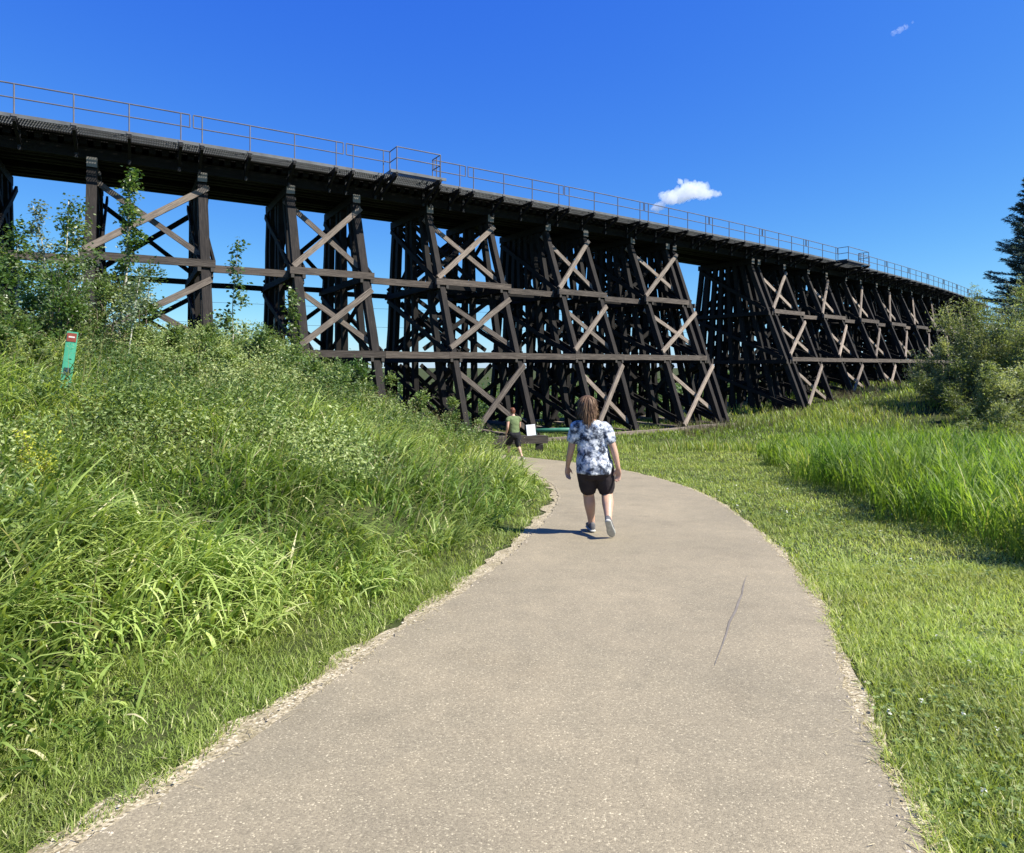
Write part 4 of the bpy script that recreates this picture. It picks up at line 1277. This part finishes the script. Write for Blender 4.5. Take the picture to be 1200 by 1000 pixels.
# ------------------------------------------------------------------ clouds
def cloud(u, v, Y, blobs, label, dens, seed):
    rr = np.random.default_rng(seed)
    c = P3(u, v, Y)
    acc = Acc()
    for (du, dv, r_) in blobs:
        bm = bmesh.new(); bmesh.ops.create_icosphere(bm, subdivisions=4, radius=1.0)
        co = np.array([x.co[:] for x in bm.verts]); fc = np.array([[x.index for x in f.verts] for f in bm.faces]); bm.free()
        acc.add(co * np.array([r_, r_ * 1.1, r_ * 0.85]) * Y / F + np.array([du, rr.normal(0, 2), -dv]) * Y / F, [fc])
    t = NT('cloud_vapour')
    pv = t.n('ShaderNodeVolumePrincipled')
    pv.inputs['Color'].default_value = (1, 1, 1, 1); pv.inputs['Density'].default_value = dens; pv.inputs['Anisotropy'].default_value = 0.2
    t.l(pv.outputs[0], t.out.inputs['Volume'])
    o = acc.build('cloud', t.m)
    o.location = c
    md = o.modifiers.new('remesh', 'REMESH'); md.mode = 'VOXEL'; md.voxel_size = 0.9 * Y / F
    tx = bpy.data.textures.new('cloud_puffs', 'CLOUDS'); tx.noise_scale = 11 * Y / F; tx.noise_depth = 4
    d = o.modifiers.new('puffs', 'DISPLACE'); d.texture = tx; d.strength = 11 * Y / F; d.mid_level = 0.55; d.texture_coords = 'LOCAL'
    tx2 = bpy.data.textures.new('cloud_wisps', 'CLOUDS'); tx2.noise_scale = 3.2 * Y / F; tx2.noise_depth = 3
    d = o.modifiers.new('wisps', 'DISPLACE'); d.texture = tx2; d.strength = 5 * Y / F; d.mid_level = 0.5; d.texture_coords = 'LOCAL'
    return tag(o, label, 'cloud')
cloud(805, 228, 1100, [(-32, 13, 7), (-22, 6, 9), (-10, 1, 12), (3, -3, 13), (14, -4, 11), (24, 0, 8), (33, 1, 5), (38, -1, 3.5), (-8, -14, 4), (2, -17, 4), (-30, 2, 5), (-38, 17, 4)],
      'small bright white cloud just above the railing', 0.05, 3)
cloud(1062, 32, 1300, [(-9, 3, 2.6), (-2, 0, 3.2), (6, -4, 2.6), (-14, 6, 1.6)], 'faint wisp of cloud high in the right of the sky', 0.013, 5)

# ------------------------------------------------------------------ people
def ring_loft(acc, rings, sides=20):
    """rings: (centre, axis_u, axis_v) -> closed tube"""
    a = np.arange(sides) / sides * 2 * np.pi
    V = np.array([np.asarray(c) + np.cos(a)[:, None] * np.asarray(u)[None] + np.sin(a)[:, None] * np.asarray(v)[None] for c, u, v in rings])
    n = len(rings); ii = np.arange(n * sides).reshape(n, sides); jj = np.roll(ii, -1, 1)
    q = np.stack([ii[:-1], jj[:-1], jj[1:], ii[1:]], -1).reshape(-1, 4)
    acc.add(V.reshape(-1, 3), [q, ii[0][None, ::-1], ii[-1][None]])

def limb_loft(acc, pts, rad, sides=14, sub=4):
    """smooth tapering limb through joints"""
    pts = np.asarray(pts, float); rad = np.asarray(rad, float)
    s = np.arange(len(pts)); t_ = np.linspace(0, len(pts) - 1, (len(pts) - 1) * sub + 1)
    P = np.stack([np.interp(t_, s, pts[:, k]) for k in range(3)], 1); r_ = np.interp(t_, s, rad)
    for _ in range(2):
        P[1:-1] = (P[:-2] + 2 * P[1:-1] + P[2:]) / 4; r_[1:-1] = (r_[:-2] + 2 * r_[1:-1] + r_[2:]) / 4
    # rounded ends
    d0 = (P[0] - P[1]) / (np.linalg.norm(P[0] - P[1]) + 1e-9); d1 = (P[-1] - P[-2]) / (np.linalg.norm(P[-1] - P[-2]) + 1e-9)
    P = np.concatenate([[P[0] + d0 * r_[0] * .85], [P[0] + d0 * r_[0] * .55], P, [P[-1] + d1 * r_[-1] * .55], [P[-1] + d1 * r_[-1] * .85]])
    r_ = np.concatenate([[r_[0] * .45], [r_[0] * .85], r_, [r_[-1] * .85], [r_[-1] * .45]])
    tube(acc, P, r_, sides)

def torso(acc, secs, sides=24):
    """secs: (x, y, z, half width, half depth)"""
    secs = np.asarray(secs, float)
    s = np.arange(len(secs)); t_ = np.linspace(0, len(secs) - 1, (len(secs) - 1) * 4 + 1)
    S_ = np.stack([np.interp(t_, s, secs[:, k]) for k in range(5)], 1)
    for _ in range(2): S_[1:-1] = (S_[:-2] + 2 * S_[1:-1] + S_[2:]) / 4
    ring_loft(acc, [((x, y, z), (a, 0, 0), (0, b, 0)) for x, y, z, a, b in S_], sides)

def finish(acc, name, mat, parent, voxel, smooth_it=4, disp=None):
    o = acc.build(name, mat, parent, True)
    m = o.modifiers.new('skin', 'REMESH'); m.mode = 'VOXEL'; m.voxel_size = voxel; m.use_smooth_shade = True
    m = o.modifiers.new('soften', 'SMOOTH'); m.factor = 0.5; m.iterations = smooth_it
    if disp:
        tx = bpy.data.textures.new('cloth_folds', 'CLOUDS'); tx.noise_scale = disp[0]; tx.noise_depth = 2
        d = o.modifiers.new('folds', 'DISPLACE'); d.texture = tx; d.strength = disp[1]; d.mid_level = 0.5; d.texture_coords = 'LOCAL'
    return o

def hand(acc, w, d, palm_n, thumb_side, L=0.17):
    """palm, five bent fingers; w wrist point, d direction of the fingers, palm_n inwards normal, thumb_side direction"""
    w = np.array(w, float); d = np.array(d, float); d /= np.linalg.norm(d)
    n = np.array(palm_n, float); n -= d * (n @ d); n /= np.linalg.norm(n)
    s = np.array(thumb_side, float); s -= d * (s @ d); s -= n * (s @ n); s /= np.linalg.norm(s)
    ring_loft(acc, [(w - d * .02, s * .024, n * .019), (w + d * .02, s * .032, n * .017), (w + d * .055, s * .040, n * .016), (w + d * .088, s * .039, n * .013), (w + d * .098, s * .03, n * .008)], 14)
    for q, (o_, ln) in enumerate(((0.028, 0.068), (0.010, 0.078), (-0.009, 0.072), (-0.027, 0.056))):
        b = w + d * 0.088 + s * o_
        p1 = b + d * ln * .45 + n * ln * (.12 + .03 * q); p2 = p1 + d * ln * .3 + n * ln * .25; p3 = p2 + d * ln * .12 + n * ln * .24
        limb_loft(acc, [b - d * .02, b, p1, p2, p3], [.0085, .009, .0085, .0078, .0065], 8, 2)
    b = w + d * .025 + s * .026
    limb_loft(acc, [b - s * .012, b + s * .014 + d * .02, b + s * .026 + d * .045 + n * .012, b + s * .028 + d * .068 + n * .02], [.012, .0115, .0095, .0075], 8, 2)

def head_geo(acc, c, yaw=0.0, k=1.0, pitch=0.0):
    """head with brow, nose, lips, chin and ears; c centre, facing +y turned by yaw"""
    tmp = Acc()
    prof = [(-.118, .030, .030, .045), (-.108, .045, .052, .03), (-.09, .054, .07, .018), (-.06, .063, .083, .008), (-.03, .069, .09, .0), (0, .073, .094, -.003), (.03, .076, .097, -.006), (.06, .073, .093, -.009), (.085, .06, .078, -.011), (.102, .04, .05, -.012), (.11, .018, .02, -.012)]
    torso(tmp, [(0, yo, z, a, b) for z, a, b, yo in prof], 22)
    limb_loft(tmp, [(0, .088, .012), (0, .1, -.012), (0, .112, -.03)], [.009, .011, .014], 8, 2)      # nose
    limb_loft(tmp, [(-.03, .088, .028), (0, .093, .03), (.03, .088, .028)], [.01, .009, .01], 8, 2)    # brow
    for zz in (-.058, -.068): limb_loft(tmp, [(-.02, .082, zz), (0, .09, zz), (.02, .082, zz)], [.005, .007, .005], 8, 2)   # lips
    limb_loft(tmp, [(0, .07, -.105), (0, .078, -.1)], [.018, .016], 8, 2)                               # chin
    for sx in (-1, 1):
        limb_loft(tmp, [(sx * .074, -.012, .018), (sx * .083, -.02, .0), (sx * .076, -.012, -.028)], [.011, .013, .009], 8, 2)
        limb_loft(tmp, [(sx * .03, .083, .012), (sx * .034, .083, .012)], [.011, .011], 8, 2)
    V = np.concatenate(tmp.v) * k
    cy, sy = math.cos(yaw), math.sin(yaw); cp, sp_ = math.cos(pitch), math.sin(pitch)
    V = V @ np.array([[1, 0, 0], [0, cp, -sp_], [0, sp_, cp]]).T
    V = V @ np.array([[cy, -sy, 0], [sy, cy, 0], [0, 0, 1]]).T + np.array(c)
    acc.add(V, [np.concatenate(x) for x in tmp.f.values() if x[0].shape[1] == 4] + [np.concatenate(x) for kk, x in tmp.f.items() if kk != 4])

def skin_mat(name, c):
    t = NT(name); n = t.noise(t.objco(), 7, 4)
    b = t.n('ShaderNodeBsdfPrincipled')
    t.l(t.ramp(n, [(0.3, tuple(x * .88 for x in c)), (0.7, tuple(x * 1.08 for x in c))]), b.inputs['Base Color'])
    b.inputs['Roughness'].default_value = 0.5; b.inputs['Subsurface Weight'].default_value = 0.12
    b.inputs['Subsurface Radius'].default_value = (0.03, 0.012, 0.006); b.inputs['Subsurface Scale'].default_value = 0.3
    return t.done(b.outputs[0])
M['skin'] = skin_mat('skin', (0.50, 0.30, 0.205))
# blotched blue, grey and white floral cloth
t = NT('floral_tie_dye_cloth'); co = t.objco()
n1 = t.noise(co, 13, 6, 0.65); n2 = t.noise(co, 15, 4, 0.6); n3 = t.noise(t.scale(co, 1, 1, 1.3), 6.2, 3)
c = t.ramp(n1, [(0.40, (0.03, 0.035, 0.05)), (0.46, (0.13, 0.15, 0.19)), (0.51, (0.36, 0.39, 0.43)), (0.60, (0.66, 0.67, 0.68))])
c = t.mix(t.ramp(n2, [(0.58, (0, 0, 0)), (0.66, (0.9, 0.9, 0.9))]), c, (0.16, 0.20, 0.29))
c = t.mix(t.ramp(n3, [(0.60, (0, 0, 0)), (0.68, (0.5, 0.5, 0.5))]), c, (0.50, 0.36, 0.42))
c = t.mix(t.ramp(t.noise(co, 24, 3), [(0.66, (0, 0, 0)), (0.72, (0.9, 0.9, 0.9))]), c, (0.03, 0.03, 0.05))
M['floral'] = t.done(t.bsdf(c, 0.85, 0.2, t.bump(t.noise(co, 6, 3), 0.35, 0.03)))
M['shorts'] = plain('charcoal_cloth', (0.030, 0.024, 0.026), 0.9, 0.2, 0, 0.3, 9)
M['black_shorts'] = plain('black_cloth', (0.018, 0.018, 0.020), 0.9, 0.2, 0, 0.3, 9)
M['olive'] = plain('olive_cloth', (0.13, 0.17, 0.075), 0.9, 0.2, 0, 0.2, 7)
M['shoe'] = plain('grey_shoe', (0.10, 0.10, 0.105), 0.8, 0.3, 0, 0.3, 18)
M['sole'] = plain('pale_sole', (0.42, 0.42, 0.38), 0.8, 0.3, 0, 0.2, 18)
M['hair'] = leaf_mat('brown_hair', [(0.0, (0.045, 0.025, 0.015)), (0.55, (0.13, 0.075, 0.042)), (1.0, (0.42, 0.28, 0.17))], 0.06, 0.6, 0.2, patch=3.0)
M['red_hair'] = leaf_mat('red_brown_hair', [(0.0, (0.10, 0.035, 0.018)), (1.0, (0.28, 0.11, 0.055))], 0.06, 0.5, 0.4, patch=3.0)

def shoe(parent, ankle, fwd, up, side, mat, name='shoe', k=1.0):
    """low shoe round the foot: ankle point, forward, up and side unit vectors"""
    A = np.array(ankle, float); f = np.array(fwd, float); f /= np.linalg.norm(f); u = np.array(up, float); u -= f * (u @ f); u /= np.linalg.norm(u); s = np.cross(f, u)
    acc = Acc()
    base = A - u * 0.075
    rings = []
    for (a, w_, h_) in ((-.075, .018, .03), (-.065, .032, .05), (-.03, .037, .062), (.03, .038, .055), (.09, .044, .043), (.14, .045, .034), (.175, .034, .026), (.19, .012, .015)):
        rings.append((base + f * a * k + u * (h_ * 0.75 + 0.01), s * w_ * k, u * h_ * 0.85))
    ring_loft(acc, rings, 16)
    o = finish(acc, name, mat, parent, 0.008, 2)
    acc = Acc(); rings = []
    for (a, w_) in ((-.085, .02), (-.07, .036), (-.02, .037), (.04, .039), (.1, .048), (.15, .047), (.185, .034), (.2, .012)):
        rings.append((base + f * a * k + u * 0.002, s * w_ * k, u * 0.014))
    ring_loft(acc, rings, 14)
    acc.build('sole', M['sole'], o, True)
    return o

def foot_geo(acc, ankle, fwd, up):
    A = np.array(ankle, float); f = np.array(fwd, float); f /= np.linalg.norm(f); u = np.array(up, float); u -= f * (u @ f); u /= np.linalg.norm(u)
    limb_loft(acc, [A - f * .03 - u * .03, A + f * .03 - u * .035, A + f * .09 - u * .048, A + f * .14 - u * .056], [.032, .034, .030, .024], 12, 3)

# ---- the woman
def woman():
    wx, wy = 0.945, 7.55
    r_ = empty('person', (wx, wy, float(z_plane(np.array([wy]))[0]) + 0.024), 0, 'woman walking away in a blue and white floral T-shirt and dark shorts', 'person')
    hip_l, knee_l, ank_l = (-.062, .0, .80), (-.028, .11, .44), (.015, .16, .085)
    hip_r, knee_r, ank_r = (.128, .0, .80), (.180, .02, .455), (.150, -.29, .235)
    fwd_l, up_l = (-.10, 1, 0), (0, 0, 1)
    fwd_r, up_r = (.28, .55, -.80), (0.05, .8, .55)
    b = Acc()
    torso(b, [(.027, .0, .71, .10, .08), (.028, -.005, .76, .185, .12), (.025, -.012, .84, .195, .135), (.015, .0, .95, .175, .125), (.0, .005, 1.05, .165, .12), (-.012, .0, 1.17, .17, .115), (-.02, -.005, 1.27, .165, .10), (-.028, -.005, 1.33, .11, .075), (-.038, .0, 1.365, .055, .055), (-.048, .01, 1.43, .05, .052)])
    for hp, kn, an in ((hip_l, knee_l, ank_l), (hip_r, knee_r, ank_r)):
        hp, kn, an = map(np.array, (hp, kn, an))
        m1 = hp + (kn - hp) * .5
        calf = kn + (an - kn) * .32 - np.array([0, .02, 0])
        limb_loft(b, [hp, m1, kn + (hp - kn) * .12, kn, calf, kn + (an - kn) * .7, an], [.110, .098, .074, .066, .070, .048, .039], 16, 4)
    foot_geo(b, ank_l, fwd_l, up_l); foot_geo(b, ank_r, fwd_r, up_r)
    sh_l, el_l, wr_l = (-.195, -.005, 1.27), (-.250, .02, .985), (-.278, .12, .785)
    sh_r, el_r, wr_r = (.160, -.005, 1.255), (.248, -.08, .995), (.292, -.10, .795)
    for a, e, w_ in ((sh_l, el_l, wr_l), (sh_r, el_r, wr_r)):
        a, e, w_ = map(np.array, (a, e, w_))
        limb_loft(b, [a, a + (e - a) * .4, e, e + (w_ - e) * .3, w_], [.058, .052, .041, .040, .026], 12, 4)
    hand(b, wr_l, (-.02, .10, -1), (.45, -.85, 0), (.85, .45, 0)); hand(b, wr_r, (.03, .16, -1), (-.45, -.85, 0), (-.85, .45, 0))
    hc = np.array((-.055, .02, 1.515))
    head_geo(b, hc, 0.05)
    finish(b, 'body', M['skin'], r_, 0.007, 3)
    # T-shirt with sleeves
    s_ = Acc()
    torso(s_, [(.028, -.012, .725, .208, .185), (.028, -.014, .79, .216, .19), (.024, -.014, .86, .212, .185), (.013, -.003, .96, .188, .152), (.0, .003, 1.06, .182, .136), (-.012, 0, 1.17, .186, .13), (-.02, -.004, 1.265, .188, .115), (-.028, -.004, 1.325, .14, .09), (-.036, 0, 1.352, .075, .066)], 30)
    for a, e in ((sh_l, el_l), (sh_r, el_r)):
        a = np.array(a); e = np.array(e)
        limb_loft(s_, [a + np.array([-.5 * a[0], 0, .012]), a + np.array([0, 0, .004]), a + (e - a) * .3, a + (e - a) * .52], [.062, .071, .073, .072], 16, 4)
    finish(s_, 'shirt', M['floral'], r_, 0.009, 3, (0.085, 0.028))
    # shorts
    p = Acc()
    torso(p, [(.027, -.008, .655, .16, .125), (.03, -.012, .72, .206, .163), (.028, -.016, .82, .203, .166), (.02, -.006, .92, .175, .14)], 28)
    for hp, kn in ((hip_l, knee_l), (hip_r, knee_r)):
        hp = np.array(hp); kn = np.array(kn)
        limb_loft(p, [hp + (kn - hp) * .05, hp + (kn - hp) * .38, hp + (kn - hp) * .74], [.130, .124, .102], 18, 4)
    finish(p, 'shorts', M['shorts'], r_, 0.009, 3, (0.09, 0.014))
    shoe(r_, ank_l, fwd_l, up_l, None, M['shoe']); shoe(r_, ank_r, fwd_r, up_r, None, M['shoe'])
    # hair: locks falling from the crown to the shoulders
    h = Acc()
    n = 2800
    th = rng.uniform(0, 2 * np.pi, n); ph = np.abs(rng.normal(0, 0.75, n)).clip(0, 1.45)
    face = (np.sin(th) > 0.55) & (ph > 0.55)
    th[face] = -th[face]
    dx, dy, dz = np.cos(th) * np.sin(ph), np.sin(th) * np.sin(ph), np.cos(ph)
    L = rng.uniform(.15, .28, n) * (0.9 + 0.25 * np.sin(th * 3.0))
    m = 8
    V = []
    tip = rng.normal(0, .013, (n, 2))
    wv = rng.uniform(0, 6.28, n)
    ctr = hc + np.array([0, -.012, .012])
    for k in range(m):
        q = k / (m - 1)
        ang = ph + np.clip(L * q / .105, 0, None) * 1.0
        over = np.maximum(ang - 1.62, 0); ang = np.minimum(ang, 1.62)
        rr = .092 + .020 * q
        x = np.cos(th) * np.sin(ang) * rr * .98; y = np.sin(th) * np.sin(ang) * rr * 1.1
        z = np.cos(ang) * rr * 1.12 - over * .105
        x = x * (1 + .10 * np.minimum(over, 1.0)) + tip[:, 0] * q ** 2 + .0035 * np.sin(wv * .3 + th * 4 + q * 6); y = y * (1 - .06 * np.minimum(over, 1.5)) + tip[:, 1] * q ** 2
        V.append(ctr + np.stack([x, y, z], 1))
    V = np.stack(V, 1)
    wd = rng.uniform(.0025, .0055, n)[:, None, None] * np.sin(np.linspace(.9, 2.9, m))[None, :, None]
    sd = np.stack([-np.sin(th), np.cos(th), np.zeros(n)], 1)[:, None]
    VV = np.stack([V - sd * wd, V + sd * wd], 2).reshape(-1, 3)
    ii = np.arange(n * m * 2).reshape(n, m, 2)
    qd = np.stack([ii[:, :-1, 0], ii[:, :-1, 1], ii[:, 1:, 1], ii[:, 1:, 0]], -1).reshape(-1, 4)
    tint = np.clip(rng.beta(2, 2.4, n) + .25 * (np.linspace(0, 1, m)[None] if False else 0), 0, 1)
    h.add(VV, [qd], tint=np.repeat(tint, m * 2))
    cap = Acc(); torso(cap, [(hc[0], hc[1] - .035, hc[2] - .15, .07, .045), (hc[0], hc[1] - .03, hc[2] - .08, .085, .07), (hc[0], hc[1] - .02, hc[2], .088, .088), (hc[0], hc[1] - .012, hc[2] + .06, .084, .098), (hc[0], hc[1] - .01, hc[2] + .105, .055, .065), (hc[0], hc[1] - .01, hc[2] + .122, .02, .02)], 20)
    h.add(np.concatenate(cap.v), [np.concatenate(x) for x in cap.f.values()], tint=.3)
    h.build('hair', M['hair'], r_, True)
woman()

# ---- the man further on
def man():
    Ym = 20.9; X = (603 - 600) / F * Ym
    r_ = empty('person', (X, Ym, float(z_plane(np.array([Ym]))[0]) + 0.024), R(28), 'man in an olive sleeveless top and black shorts striding off round the bend', 'person')
    b = Acc()
    hip_l, knee_l, ank_l = (-.10, .0, .86), (-.10, .22, .52), (-.10, .16, .10)
    hip_r, knee_r, ank_r = (.10, .0, .86), (.11, -.05, .48), (.12, -.30, .13)
    torso(b, [(0, 0, .74, .10, .09), (0, 0, .86, .165, .12), (0, .01, .98, .155, .11), (0, .03, 1.1, .155, .11), (0, .05, 1.24, .18, .12), (0, .07, 1.36, .185, .11), (0, .085, 1.425, .12, .08), (0, .1, 1.46, .058, .06), (0, .125, 1.53, .054, .056)])
    for hp, kn, an in ((hip_l, knee_l, ank_l), (hip_r, knee_r, ank_r)):
        hp, kn, an = map(np.array, (hp, kn, an))
        limb_loft(b, [hp, hp + (kn - hp) * .5, kn, kn + (an - kn) * .3, kn + (an - kn) * .7, an], [.098, .084, .058, .06, .042, .036], 14, 4)
    foot_geo(b, ank_l, (0, 1, 0), (0, 0, 1)); foot_geo(b, ank_r, (0, .85, -.45), (0, .4, .9))
    arms = (((-.20, .07, 1.37), (-.255, .0, 1.10), (-.25, .10, .87)), ((.20, .07, 1.37), (.25, .10, 1.10), (.22, .26, .93)))
    for a, e, w_ in arms:
        a, e, w_ = map(np.array, (a, e, w_))
        limb_loft(b, [a, a + (e - a) * .4, e, e + (w_ - e) * .3, w_], [.06, .054, .043, .042, .028], 12, 4)
    hand(b, arms[0][2], (0, .3, -1), (1, 0, 0), (0, 1, .2)); hand(b, arms[1][2], (0, .6, -.8), (-1, 0, 0), (0, .6, .8))
    hc = np.array((0, .15, 1.60)); head_geo(b, hc, 0.25)
    finish(b, 'body', M['skin'], r_, 0.010, 3)
    s_ = Acc()
    torso(s_, [(0, 0, .84, .185, .14), (0, .01, .95, .178, .132), (0, .03, 1.1, .172, .128), (0, .05, 1.24, .198, .135), (0, .07, 1.36, .20, .122), (0, .085, 1.43, .125, .088), (0, .095, 1.455, .08, .07)], 26)
    for sx in (-1, 1): limb_loft(s_, [(sx * .11, .075, 1.385), (sx * .2, .068, 1.365), (sx * .222, .055, 1.31)], [.065, .073, .07], 14, 3)
    finish(s_, 'shirt', M['olive'], r_, 0.012, 3, (0.1, 0.022))
    p = Acc()
    torso(p, [(0, 0, .74, .14, .13), (0, 0, .84, .195, .155), (0, .01, .93, .182, .14)], 24)
    for hp, kn in ((hip_l, knee_l), (hip_r, knee_r)):
        hp = np.array(hp); kn = np.array(kn)
        limb_loft(p, [hp, hp + (kn - hp) * .5, hp + (kn - hp) * .92], [.124, .118, .104], 16, 4)
    finish(p, 'shorts', M['black_shorts'], r_, 0.012, 3, (0.1, 0.014))
    shoe(r_, ank_l, (0, 1, 0), (0, 0, 1), None, M['shoe'], k=1.1); shoe(r_, ank_r, (0, .85, -.45), (0, .4, .9), None, M['shoe'], k=1.1)
    h = Acc()
    cap = Acc(); torso(cap, [(hc[0], hc[1] - .045, hc[2] - .07, .06, .05), (hc[0], hc[1] - .03, hc[2] - .02, .08, .078), (hc[0], hc[1] - .016, hc[2] + .04, .085, .098), (hc[0], hc[1] - .012, hc[2] + .09, .068, .08), (hc[0], hc[1] - .012, hc[2] + .122, .025, .03)], 18)
    h.add(np.concatenate(cap.v), [np.concatenate(x) for x in cap.f.values()], tint=.5)
    n = 300; th = rng.uniform(0, 6.28, n); ph = rng.uniform(0, 1.7, n); k_ = (np.sin(th) < .5) | (ph < .8); th, ph = th[k_], ph[k_]; n = len(th)
    C = hc + np.array([0, -.014, .01]) + np.stack([np.cos(th) * np.sin(ph) * .084, np.sin(th) * np.sin(ph) * .098, np.cos(ph) * .11], 1)
    leaves(h, C, rng.uniform(.02, .045, n), rng.random(n), .3)
    h.build('hair', M['red_hair'], r_, True)
man()
